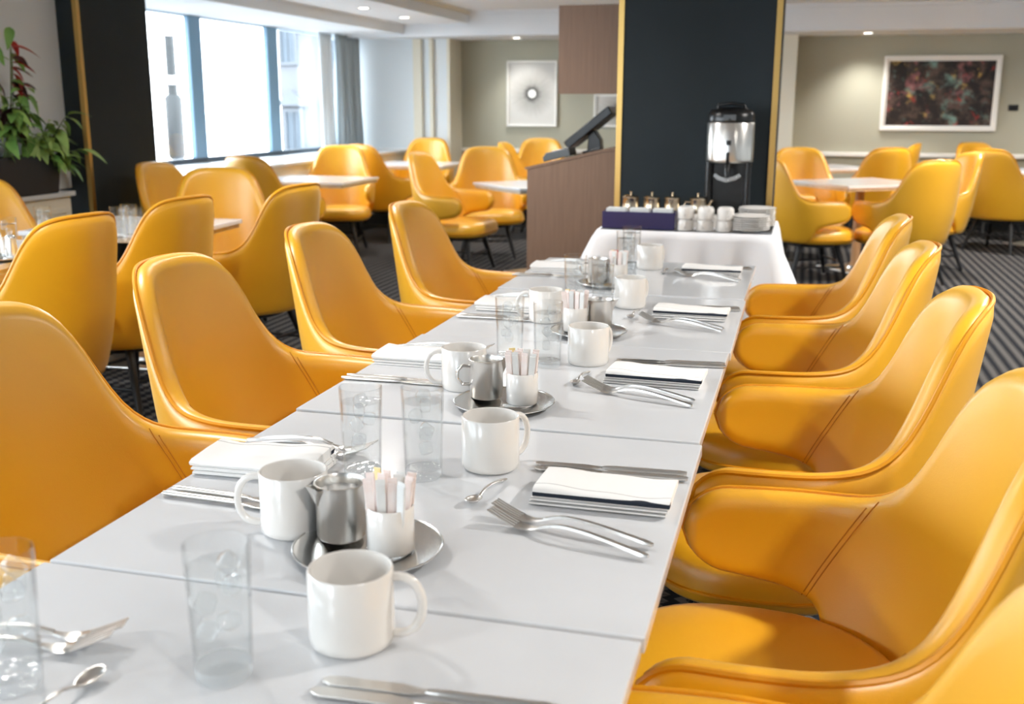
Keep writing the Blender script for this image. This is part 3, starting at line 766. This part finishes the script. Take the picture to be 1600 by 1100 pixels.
# things on the left table with glasses
g = 'water glasses on the left table'
for x, y, l in [(-2.97, 2.47, 'water glass leftmost at the picture edge beside the steel shaker'), (-3.17, 2.93, 'water glass in front of the armchair below the plant'),
                (-2.84, 3.02, 'left water glass of the three before the black column'), (-2.86, 3.13, 'middle rear water glass of the three before the black column'), (-2.73, 2.99, 'right water glass of the three before the black column')]:
    GLS.put((x, y, Z), random.uniform(0, 6), l, g)
def make_shaker():
    t = thing('pepper_shaker', '', 'shaker')
    obj('body', MB().lathe([(.019, 0), (.024, .004), (.0245, .03), (.021, .06), (.019, .072)], 24).mesh('body', True), STEEL_DULL, t)
    obj('cap', MB().lathe([(.019, .072), (.0185, .082), (.012, .088), (.001, .089)], 24, cap0=False).mesh('cap', True), STEEL, t)
    return Kind(t)
SHK = make_shaker()
SHK.put((-2.84, 2.88, Z), 0, 'steel pepper shaker before the three water glasses', 'steel shakers')
SHK.put((-2.90, 2.40, Z+.0105), 0, 'steel shaker on the saucer at the left picture edge', 'steel shakers')
SAU.put((-2.94, 2.36, Z), 0, 'round steel saucer at the left picture edge', 'steel saucers')
CUP.put((-2.98, 2.34, Z+.0115), 0, 'white cup at the left picture edge', 'sweetener cups')

# ------------------------------------------------------------------ serving table with cloth
SX0, SX1, SY0, SY1, SZ = -.80, .035, 3.95, 4.60, .735
t = thing('serving_table', 'folding serving table hidden under the white cloth', 'table', (0, 0, 0))
obj('tabletop', bx((SX0+.01, SY0+.01, SZ-.03), (SX1-.01, SY1-.01, SZ)).mesh('tabletop', bevel=.003), OAK, t)
for x in (SX0+.06, SX1-.06):
    for y in (SY0+.06, SY1-.06): obj('leg', MB().tube([(x, y, 0), (x, y, SZ-.03)], .014, 10).mesh('leg', True), STEEL_DULL, t)
def cloth():
    N = 50; per = []
    cx, cy = (SX0+SX1)/2, (SY0+SY1)/2; hx, hy = (SX1-SX0)/2, (SY1-SY0)/2
    for side in range(4):
        for i in range(N):
            q = -1+2*i/N
            x, y = [(q*hx, -hy), (hx, q*hy), (-q*hx, hy), (-hx, -q*hy)][side]
            c = max(0, (abs(q)-.55)/.45)**1.6
            nx, ny = [(0, -1), (1, 0), (0, 1), (-1, 0)][side]
            if c > 0:
                sx_, sy_ = (1 if x > 0 else -1), (1 if y > 0 else -1)
                nx, ny = nx*(1-c*.5)+sx_*c*.5, ny*(1-c*.5)+sy_*c*.5
            per.append((x, y, nx, ny, c, side*N+i))
    v = []; f = []; R = 14; M = len(per)
    for j in range(R+1):
        t_ = j/R
        for x, y, nx, ny, c, k in per:
            fold = .012*math.sin(k*.55)+.008*math.sin(k*.23+1)
            t_ = max(0, j-1)/(R-1); off = .006+.03*t_+.17*c*t_**.8+fold*1.5*min(1, t_*2)*(1+c)
            if y > hy*.9: off = min(off, .04)
            z = SZ+.004 if j == 0 else (SZ+.0025 if j == 1 else SZ+.003-.52*(j-1)/(R-1))
            k2 = 1 if j else .985
            v.append((cx+x*k2+nx*off*(1 if j else 0), cy+y*k2+ny*off*(1 if j else 0), z))
    for j in range(R):
        for i in range(M): f.append((j*M+i, j*M+(i+1) % M, (j+1)*M+(i+1) % M, (j+1)*M+i))
    n = len(v); v.append((cx, cy, SZ+.004))
    for i in range(M): f.append((n, i, (i+1) % M))
    return mesh('tablecloth', v, f, True)
o = obj('tablecloth', cloth(), CLOTH); tag(o, 'white cloth draped to a point over the serving table', 'tablecloth')
SZ2 = SZ+.006
# tea box with packets
t = thing('tea_box', 'navy box of tea packets on the white cloth', 'box', (-.61, 4.055, SZ2))
hx, hy, hz = .178, .06, .082
for a, b in [((-hx, -hy, 0), (hx, -hy+.008, hz)), ((-hx, hy-.008, 0), (hx, hy, hz)), ((-hx, -hy+.008, 0), (-hx+.008, hy-.008, hz)), ((hx-.008, -hy+.008, 0), (hx, hy-.008, hz))]:
    obj('side', bx(a, b).mesh('side', bevel=.0015), NAVY, t)
obj('bottom', bx((-hx+.008, -hy+.008, 0), (hx-.008, hy-.008, .006)).mesh('bottom'), NAVY, t)
for q in (-.057, .057): obj('divider', bx((q-.002, -hy+.008, .006), (q+.002, hy-.008, hz-.006)).mesh('divider'), NAVY, t)
pk = bx((-.048, -.0016, 0), (.048, .0016, .088)).mesh('tea_packet', bevel=.0006, seg=1)
for gi, gx in enumerate((-.114, 0, .114)):
    for k in range(8):
        o = obj('tea_packet', pk, PAPERW); o.location = (-.61+gx, 4.022+.009*k, SZ2+.008); o.rotation_euler = (-.08, random.uniform(-.03, .03), 0)
        tag(o, 'pale tea packet filed in the ' + ['left', 'middle', 'right'][gi] + ' compartment of the navy box', 'packet', 'tea packets in the navy box')
# teapots
def make_teapot():
    t = thing('metal_teapot', '', 'teapot')
    obj('body', MB().lathe([(0, 0), (.040, 0), (.045, .006), (.047, .04), (.044, .085), (.041, .118), (.042, .122)], 32, cap0=False).mesh('body', True), SILVER, t)
    lid = obj('lid', MB().lathe([(.043, .122), (.043, .126), (.034, .134), (.012, .139), (.001, .14)], 32).mesh('lid', True), SILVER, t)
    obj('knob', MB().lathe([(.004, .139), (.004, .146), (.008, .151), (.008, .155), (.001, .158)], 16).mesh('knob', True), SILVER, lid)
    obj('spout', MB().tube([(.042, 0, .07), (.056, 0, .088), (.064, 0, .108), (.074, 0, .118)], [.012, .009, .007, .006], 10).mesh('spout', True), SILVER, t)
    obj('handle', MB().tube([(-.042, 0, .108), (-.062, 0, .11), (-.07, 0, .09), (-.07, 0, .05), (-.06, 0, .03), (-.044, 0, .028)], .004, 8).mesh('handle', True), SILVER, t)
    return Kind(t)
TPT = make_teapot()
for i, (x, a) in enumerate([(-.700, 80), (-.590, 95), (-.485, 85), (-.355, 12)]):
    TPT.put((x, 4.33, SZ2), D2(a), ['leftmost small metal teapot behind the tea box', 'second small metal teapot from the left behind the tea box', 'third small metal teapot from the left behind the tea box', 'small metal teapot with spout pointing at the coffee urn'][i], 'metal teapots')
# upturned cups
def make_tcup():
    t = thing('upturned_cup', '', 'cup')
    R = .041
    obj('body', MB().lathe([(R, 0), (R, .004), (R*.99, .036), (R*.96, .046), (R*.86, .053), (R*.8, .054), (R*.8, .057), (R*.7, .057), (R*.7, .055), (0.001, .055)], 32, cap0=False, cap1=False).mesh('body', True), PORCELAIN, t)
    pts = [(R*.95, 0, .042), (R+.014, 0, .045), (R+.022, 0, .034), (R+.017, 0, .02), (R*.98, 0, .014)]
    obj('handle', MB().tube(pts, .0035, 8).mesh('handle', True), PORCELAIN, t)
    return Kind(t)
TC = make_tcup(); nm = ['left', 'middle', 'right']
for i, x in enumerate((-.385, -.290, -.196)):
    TC.put((x, 4.03, SZ2), D2([275, 262, 285][i]), 'bottom upturned white cup of the ' + nm[i] + ' stack beside the tea box', 'upturned cups')
    TC.put((x+.003, 4.028, SZ2+.0575), D2([268, 280, 290][i]), 'top upturned white cup of the ' + nm[i] + ' stack beside the tea box', 'upturned cups')
    TC.put((x+.03, 4.20, SZ2), D2(85), 'upturned white cup in the back row behind the ' + nm[i] + ' stack', 'upturned cups')
def make_plate():
    t = thing('saucer_plate', '', 'plate'); R = .091
    obj('dish', MB().lathe([(.0005, .003), (.045, .003), (.05, .004), (R-.003, .0115), (R, .0125), (R+.0005, .0148), (R-.001, .0165), (R-.005, .0155), (.05, .007), (.044, .0055), (.0005, .0055)], 40, cap0=False, cap1=False).mesh('dish', True), PORCELAIN, t)
    obj('foot_ring', MB().lathe([(.046, .0035), (.045, 0), (.042, 0), (.041, .0035)], 40, cap0=False, cap1=False).mesh('foot_ring', True), PORCELAIN, t)
    return Kind(t)
PL = make_plate()
ORD = ['bottom', 'second', 'third', 'fourth', 'fifth', 'sixth', 'seventh', 'eighth', 'ninth']
for k in range(7): PL.put((-.075+.002*math.sin(k*2), 4.052+.002*math.cos(k*3), SZ2+.0102*k), 0, ORD[k] + ' white saucer from below in the front stack at the right end of the cloth', 'saucers in the front stack')
for k in range(9): PL.put((-.055+.002*math.sin(k*2.5), 4.25, SZ2+.0102*k), 0, ORD[k] + ' white saucer from below in the taller stack beside the coffee urn', 'saucers in the rear stack')
# coffee urn
t = thing('coffee_urn', 'steel and black insulated coffee urn with spigot on the white cloth', 'coffee urn', (-.215, 4.445, SZ2))
obj('stand_back', MB().prism([(.108*math.cos(D2(a)), .108*math.sin(D2(a))) for a in range(-10, 191, 10)], .012, .31).mesh('stand_back', True), BLACKPL, t)
obj('stand_base', MB().lathe([(.118, 0), (.12, .004), (.12, .016), (.112, .02)], 40).mesh('stand_base', True), BLACKPL, t)
for sx in (-1, 1): obj('stand_post', MB().tube([(sx*.098, -.055, .015), (sx*.098, -.055, .31)], .017, 12).mesh('stand_post', True), BLACKPL, t)
bd = obj('body', MB().lathe([(.112, .305), (.118, .31), (.119, .32), (.119, .50), (.116, .505)], 48).mesh('body', True), STEEL_DULL, t)
obj('badge', bx((-.012, -.1225, .395), (.012, -.117, .419)).mesh('badge', bevel=.001), BLACKPL, bd)
ld = obj('lid', MB().lathe([(.116, .505), (.118, .512), (.116, .545), (.104, .566), (.06, .58), (.001, .582)], 48).mesh('lid', True), BLACKPL, t)
obj('carry_handle', MB().tube([(-.075, -.03, .56), (-.06, -.035, .592), (0, -.04, .60), (.06, -.035, .592), (.075, -.03, .56)], .009, 10).mesh('carry_handle', True), BLACKPL, ld)
obj('level_window', bx((-.032, -.117, .515), (.03, -.110, .545)).mesh('level_window', bevel=.002), GREYPL, ld)
sp = obj('spigot', MB().tube([(0, -.10, .29), (0, -.14, .29), (0, -.155, .27), (0, -.155, .24)], [.016, .015, .013, .011], 12).mesh('spigot', True), BLACKPL, t)
obj('lever', MB().tube([(0, -.145, .30), (0, -.155, .335), (0, -.150, .36)], [.008, .008, .01], 10).mesh('lever', True), BLACKPL, sp)
obj('drip_guard', MB().tube([(-.058, -.12, .245), (-.04, -.165, .235), (0, -.178, .225), (.04, -.165, .235), (.058, -.12, .245)], .011, 10).mesh('drip_guard', True), GLASSB, sp)

# ------------------------------------------------------------------ lectern and cabinet beside the column
t = thing('lectern', 'walnut host lectern with sloped top left of the black column', 'lectern', (0, 0, 0))
prof = [(-1.365, 0), (-1.365, .972), (-.905, 1.082), (-.848, 1.082), (-.848, 0)]
obj('side_panel', MB().prism(prof, 4.75, 4.772, 'y').mesh('side_panel', bevel=.001), WALNUT, t)
obj('side_panel', MB().prism(prof, 5.33, 5.352, 'y').mesh('side_panel', bevel=.001), WALNUT, t)
obj('front_panel', bx((-1.35, 4.772, .02), (-1.33, 5.33, .965)).mesh('front_panel'), WALNUT, t)
obj('shelf', bx((-1.33, 4.772, .5), (-.87, 5.33, .52)).mesh('shelf'), WALNUT, t)
dx, dz = .46, .11; ln = math.hypot(dx, dz); nx, nz = -dz/ln*.014, dx/ln*.014
obj('top_panel', MB().prism([(-1.375, .970), (-.905, 1.082), (-.848, 1.082), (-.848, 1.096), (-.905+nx, 1.082+nz), (-1.375+nx, .970+nz)], 4.745, 5.357, 'y').mesh('top_panel'), WALNUT, t)
slope = math.atan2(dz, dx)
t = thing('payment_terminal', 'black tilted touch screen on the lectern top', 'terminal', (-1.05, 5.09, 1.062))
obj('terminal_base', bx((-.055, -.06, 0), (.055, .06, .014)).mesh('terminal_base', bevel=.004), BLACKPL, t, rot=(0, -slope, 0))
obj('stand', MB().prism([(-.03, .005), (.055, .02), (.05, .07), (.0, .145), (-.03, .12), (-.025, .06)], -.045, .045, 'y').mesh('stand', bevel=.006), BLACKPL, t)
sc = obj('monitor', bx((-.165, -.13, -.024), (.165, .13, .024)).mesh('monitor', bevel=.006), BLACKPL, t, (-.01, 0, .14), (0, -.68, 0))
obj('screen', bx((-.15, -.118, .024), (.15, .118, .0255)).mesh('screen'), SCREEN, sc)
t = thing('receipt_printer', 'low grey receipt printer on the lectern below the touch screen', 'printer', (-1.19, 4.85, 1.034))
b = obj('body', MB().prism([(-.085, 0), (.075, 0), (.075, .046), (-.06, .046), (-.085, .025)], -.09, .09, 'y').mesh('body', bevel=.004), GREYPL, t, rot=(0, -slope, 0))
obj('paper_slot', bx((-.03, -.06, .046), (.03, .06, .0485)).mesh('paper_slot'), WHITEF, b)
obj('button', bx((.045, -.08, .046), (.065, -.06, .05)).mesh('button', bevel=.001), BLACKPL, b)
t = thing('hanging_cabinet', 'walnut cabinet box fixed to the column above the lectern', 'cabinet', (0, 0, 0))
obj('carcass', bx((-1.185, 4.77, 1.395), (-.846, 5.25, 1.855)).mesh('carcass'), WALNUT, t)
obj('side_panel', bx((-1.19, 4.75, 1.39), (-.846, 4.77, 1.86)).mesh('side_panel', bevel=.001), WALNUT, t)

# ------------------------------------------------------------------ pictures and wall plate
def art_mat():
    m = mat('dark abstract print', (30, 24, 22), .35); nt = m.node_tree; b = nt.nodes['Principled BSDF']; L = nt.links
    tc = nt.nodes.new('ShaderNodeTexCoord')
    def layer(prev, scale, seed, lo, hi, col, dist=.25):
        mp = nt.nodes.new('ShaderNodeMapping'); mp.inputs['Location'].default_value = (seed, seed*1.7, seed*.3); L.new(tc.outputs['Object'], mp.inputs[0])
        n = nt.nodes.new('ShaderNodeTexNoise'); n.inputs['Scale'].default_value = scale; n.inputs['Detail'].default_value = 7; n.inputs['Roughness'].default_value = .65; n.inputs['Distortion'].default_value = dist
        L.new(mp.outputs[0], n.inputs['Vector'])
        r_ = nt.nodes.new('ShaderNodeMapRange'); r_.inputs[1].default_value = lo; r_.inputs[2].default_value = hi; L.new(n.outputs['Fac'], r_.inputs[0])
        mx = nt.nodes.new('ShaderNodeMix'); mx.data_type = 'RGBA'; L.new(r_.outputs[0], mx.inputs['Factor']); mx.inputs['B'].default_value = (*lin(col), 1)
        if prev is None: mx.inputs['A'].default_value = (*lin((30, 24, 22)), 1)
        else: L.new(prev, mx.inputs['A'])
        return mx.outputs['Result']
    c = layer(None, 6, 3.1, .45, .7, (104, 82, 72)); c = layer(c, 4, 8.2, .54, .68, (176, 112, 112)); c = layer(c, 5, 1.7, .55, .68, (122, 156, 146))
    c = layer(c, 7, 5.5, .58, .7, (214, 178, 92)); c = layer(c, 8, 9.9, .6, .7, (176, 50, 40)); c = layer(c, 9, 12.4, .5, .36, (24, 19, 18))
    L.new(c, b.inputs['Base Color']); return m
def burst_mat():
    m = mat('radial burst print', (232, 231, 226), .6); nt = m.node_tree; b = nt.nodes['Principled BSDF']; L = nt.links
    tc = nt.nodes.new('ShaderNodeTexCoord'); ln = nt.nodes.new('ShaderNodeVectorMath'); ln.operation = 'LENGTH'; L.new(tc.outputs['Object'], ln.inputs[0])
    n = nt.nodes.new('ShaderNodeTexNoise'); n.inputs['Scale'].default_value = 14; nv = nt.nodes.new('ShaderNodeVectorMath'); nv.operation = 'NORMALIZE'
    L.new(tc.outputs['Object'], nv.inputs[0]); L.new(nv.outputs[0], n.inputs['Vector'])
    ma = nt.nodes.new('ShaderNodeMath'); ma.operation = 'MULTIPLY_ADD'; L.new(n.outputs['Fac'], ma.inputs[0]); ma.inputs[1].default_value = -.12; L.new(ln.outputs['Value'], ma.inputs[2])
    cr = nt.nodes.new('ShaderNodeValToRGB'); e = cr.color_ramp.elements
    e[0].position = 0; e[0].color = (*lin((60, 60, 58)), 1); e[1].position = .22; e[1].color = (*lin((206, 205, 200)), 1)
    k = e.new(.05); k.color = (*lin((160, 159, 154)), 1)
    L.new(ma.outputs[0], cr.inputs[0])
    st = nt.nodes.new('ShaderNodeMath'); st.operation = 'LESS_THAN'; L.new(ln.outputs['Value'], st.inputs[0]); st.inputs[1].default_value = .05
    mx = nt.nodes.new('ShaderNodeMix'); mx.data_type = 'RGBA'; L.new(st.outputs[0], mx.inputs['Factor']); L.new(cr.outputs[0], mx.inputs['A']); mx.inputs['B'].default_value = (*lin((246, 246, 243)), 1)
    L.new(mx.outputs['Result'], b.inputs['Base Color']); return m
def picture(x0, x1, z0, z1, fw_, m, label, mat_w=0, y=YB):
    cx, cz = (x0+x1)/2, (z0+z1)/2; hx, hz = (x1-x0)/2, (z1-z0)/2
    t = thing('framed_picture', label, 'picture', (cx, y-.001, cz))
    for a, b in [((-hx, -.04, -hz), (hx, 0, -hz+fw_)), ((-hx, -.04, hz-fw_), (hx, 0, hz)), ((-hx, -.04, -hz+fw_), (-hx+fw_, 0, hz-fw_)), ((hx-fw_, -.04, -hz+fw_), (hx, 0, hz-fw_))]:
        obj('frame_bar', bx(a, b).mesh('frame_bar', bevel=.003), WHITEF, t)
    if mat_w: obj('mount_board', bx((-hx+fw_, -.014, -hz+fw_), (hx-fw_, -.004, hz-fw_)).mesh('mount_board'), WHITEF, t)
    w_ = fw_+mat_w
    obj('print', bx((-hx+w_, -.016, -hz+w_), (hx-w_, -.0142 if mat_w else -.004, hz-w_)).mesh('print'), m, t)
    return t
picture(.935, 2.11, 1.06, 1.845, .035, art_mat(), 'dark colourful abstract painting in a white frame on the right', .02)
BU = burst_mat()
picture(-3.295, -2.685, 1.07, 1.825, .022, BU, 'white picture of a dark edged disc in a white frame')
picture(-2.24, -1.63, 1.07, 1.44, .022, BU, 'white framed picture half hidden behind the black column')
t = thing('switch_plate', 'small black switch plate on the right wall', 'switch', (2.265, YB-.001, 1.305))
obj('plate', bx((-.05, -.008, -.032), (.05, 0, .032)).mesh('plate', bevel=.003), BLACKPL, t)
obj('rocker', bx((-.03, -.012, -.018), (.03, -.008, .018)).mesh('rocker', bevel=.002), BLACKPL, t)

# ------------------------------------------------------------------ plant on the near ledge
PX, PY, PZ = -4.30, 4.14, .80
t = thing('potted_plant', 'leafy green plant with red flowers in a black planter', 'plant', (PX, PY, PZ))
pl = obj('planter', MB().add([(-.085, -.24, 0), (.085, -.24, 0), (.085, .24, 0), (-.085, .24, 0), (-.09, -.275, .225), (.095, -.275, .225), (.095, .275, .225), (-.09, .275, .225)],
        [(0, 3, 2, 1), (4, 5, 6, 7), (0, 1, 5, 4), (1, 2, 6, 5), (2, 3, 7, 6), (3, 0, 4, 7)]).mesh('planter', bevel=.006), POT, t)
obj('soil', bx((-.08, -.26, .22), (.085, .26, .229)).mesh('soil'), SOIL, t)
def leafmesh(name, Ln, Wd, bend):
    v = []; f = []; n = 7
    for i in range(n+1):
        q = i/n; w_ = Wd*math.sin(math.pi*min(1, q**.8))**.8*(1-.2*q) if 0 < i < n else .001
        z = -bend*q*q*Ln
        for s_ in (-1, 0, 1): v.append((q*Ln, s_*w_, z+(abs(s_)*w_*.25)))
    for i in range(n):
        for k in range(2): f.append((i*3+k, i*3+k+1, (i+1)*3+k+1, (i+1)*3+k))
    return mesh(name, v, f, True)
LM = [leafmesh('leaf', .13, .032, .45), leafmesh('leaf', .10, .026, .6)]
LMats = []
for me in LM:
    for mm in (LEAFM, LEAFL, DARKRED, REDM):
        c = me.copy(); c.materials.append(mm); LMats.append(c)
def leaf(base, yaw_, pitch_, k, sc_=1):
    o = obj('flower_bract' if k % 4 == 3 else 'leaf', LMats[k], None, t, base, (random.uniform(-.4, .4), pitch_, yaw_)); o.scale = (sc_,)*3
rr = random.Random(11); random.seed(11)
def stemmed(y0, dy, dx, hgt, nleaf, kinds, spread=1):
    p0 = Vector((rr.uniform(-.02, .06), y0, .225)); p3 = p0+Vector((dx, dy, hgt)); path = []
    for i in range(9):
        q = i/8; path.append(p0.lerp(p3, q)+Vector((0, .02*math.sin(q*4), .05*math.sin(q*math.pi)*min(1, hgt*3))))
    obj('stem', MB().tube(path, [.005-.003*i/8 for i in range(9)], 6).mesh('stem', True), STEM, t)
    for i in range(nleaf):
        q = .3+.7*i/max(1, nleaf-1); p = path[min(8, int(q*8))]
        leaf(p, rr.uniform(-1.7, 1.7), rr.uniform(-.35, .75), rr.choice(kinds), rr.uniform(.75, 1.25)*spread)
for i in range(7): stemmed(rr.uniform(-.22, .1), rr.uniform(-.12, .08), rr.uniform(.0, .1), rr.uniform(.18, .42), 8, [0, 0, 4, 4, 1])
for i in range(8): stemmed(rr.uniform(.02, .24), rr.uniform(.02, .2), rr.uniform(.0, .14), rr.uniform(.05, .24), 8, [1, 1, 0, 5, 5])
for i in range(3): stemmed(rr.uniform(.1, .24), rr.uniform(.1, .2), rr.uniform(.1, .16), rr.uniform(-.06, .03), 5, [1, 5, 0])
for i in range(4): stemmed(rr.uniform(-.25, -.05), rr.uniform(-.02, .15), rr.uniform(0, .08), rr.uniform(.5, .85), 9, [2, 3, 7, 0, 6, 4])

# ------------------------------------------------------------------ outside
struct('ground_outside', bx((-60, -60, -5.2), (-5.31, 80, -5)), STREET)
def building(x0, x1, y, z1, label, wins, ped=False):
    t = thing('exterior_building', label, 'building', (0, 0, 0))
    obj('wall', bx((x0, y, -5), (x1, y+6, z1)).mesh('wall'), FACADE, t)
    for (a, b, c, d, pd) in wins:
        w_ = obj('window', MB().box((a-.12, y-.15, c-.12), (b+.12, y, c)).box((a-.12, y-.15, d), (b+.12, y, d+.14)).box((a-.12, y-.15, c), (a, y, d)).box((b, y-.15, c), (b+.12, y, d)).mesh('window'), FACADE_T, t)
        obj('pane', bx((a, y-.05, c), ((a+b)/2-.03, y, d)).mesh('pane'), FACADE_G, w_); obj('pane', bx(((a+b)/2+.03, y-.05, c), (b, y, d)).mesh('pane'), FACADE_G, w_)
        if pd:
            obj('pediment', MB().prism([(a-.45, d+.3), (b+.45, d+.3), ((a+b)/2, d+1.0)], y-.35, y, 'y').mesh('pediment'), FACADE_T, w_)
    return t
building(-24.2, -10, 46, 22, 'pale stone building with tall windows seen through the glass', [(-24.0+0, -23.3, 3.2, 6.2, False), (-23.9, -23.1, -2.4, .9, True), (-21.9, -21.2, 3.2, 6.2, False), (-21.8, -21.0, -2.4, .9, True), (-20.4, -19.7, 3.2, 6.2, False), (-20.2, -19.5, -2.4, .9, False)])
building(-46, -39.5, 52, 2.6, 'distant low pale building behind the lamp post', [(-40.6, -40.0, -1, .6, False)])
def post(x, y, z1, label):
    t = thing('street_post', label, 'street post', (x, y, -5))
    obj('pole', MB().lathe([(.09, 0), (.085, 3), (.075, z1+5)], 16).mesh('pole', True), POLEM, t)
    obj('signal_housing', MB().lathe([(.10, z1+3.2), (.13, z1+3.25), (.13, z1+4.1), (.10, z1+4.15)], 16).mesh('signal_housing', True), POLEM, t)
    for dz_ in (2.9, 4.3): obj('collar', MB().lathe([(.09, z1+dz_), (.15, z1+dz_+.03), (.15, z1+dz_+.09), (.09, z1+dz_+.12)], 16).mesh('collar', True), WHITEF, t)
    obj('bracket', MB().tube([(0, 0, z1+3.0), (.1, .35, z1+3.02), (.15, .6, z1+3.0)], .03, 8).mesh('bracket', True), WHITEF, t)
post(-9, 13.15, 2.3, 'teal street post with white collars outside the first pane')
post(-9.35, 14.3, .95, 'shorter teal street post beside the first window mullion')
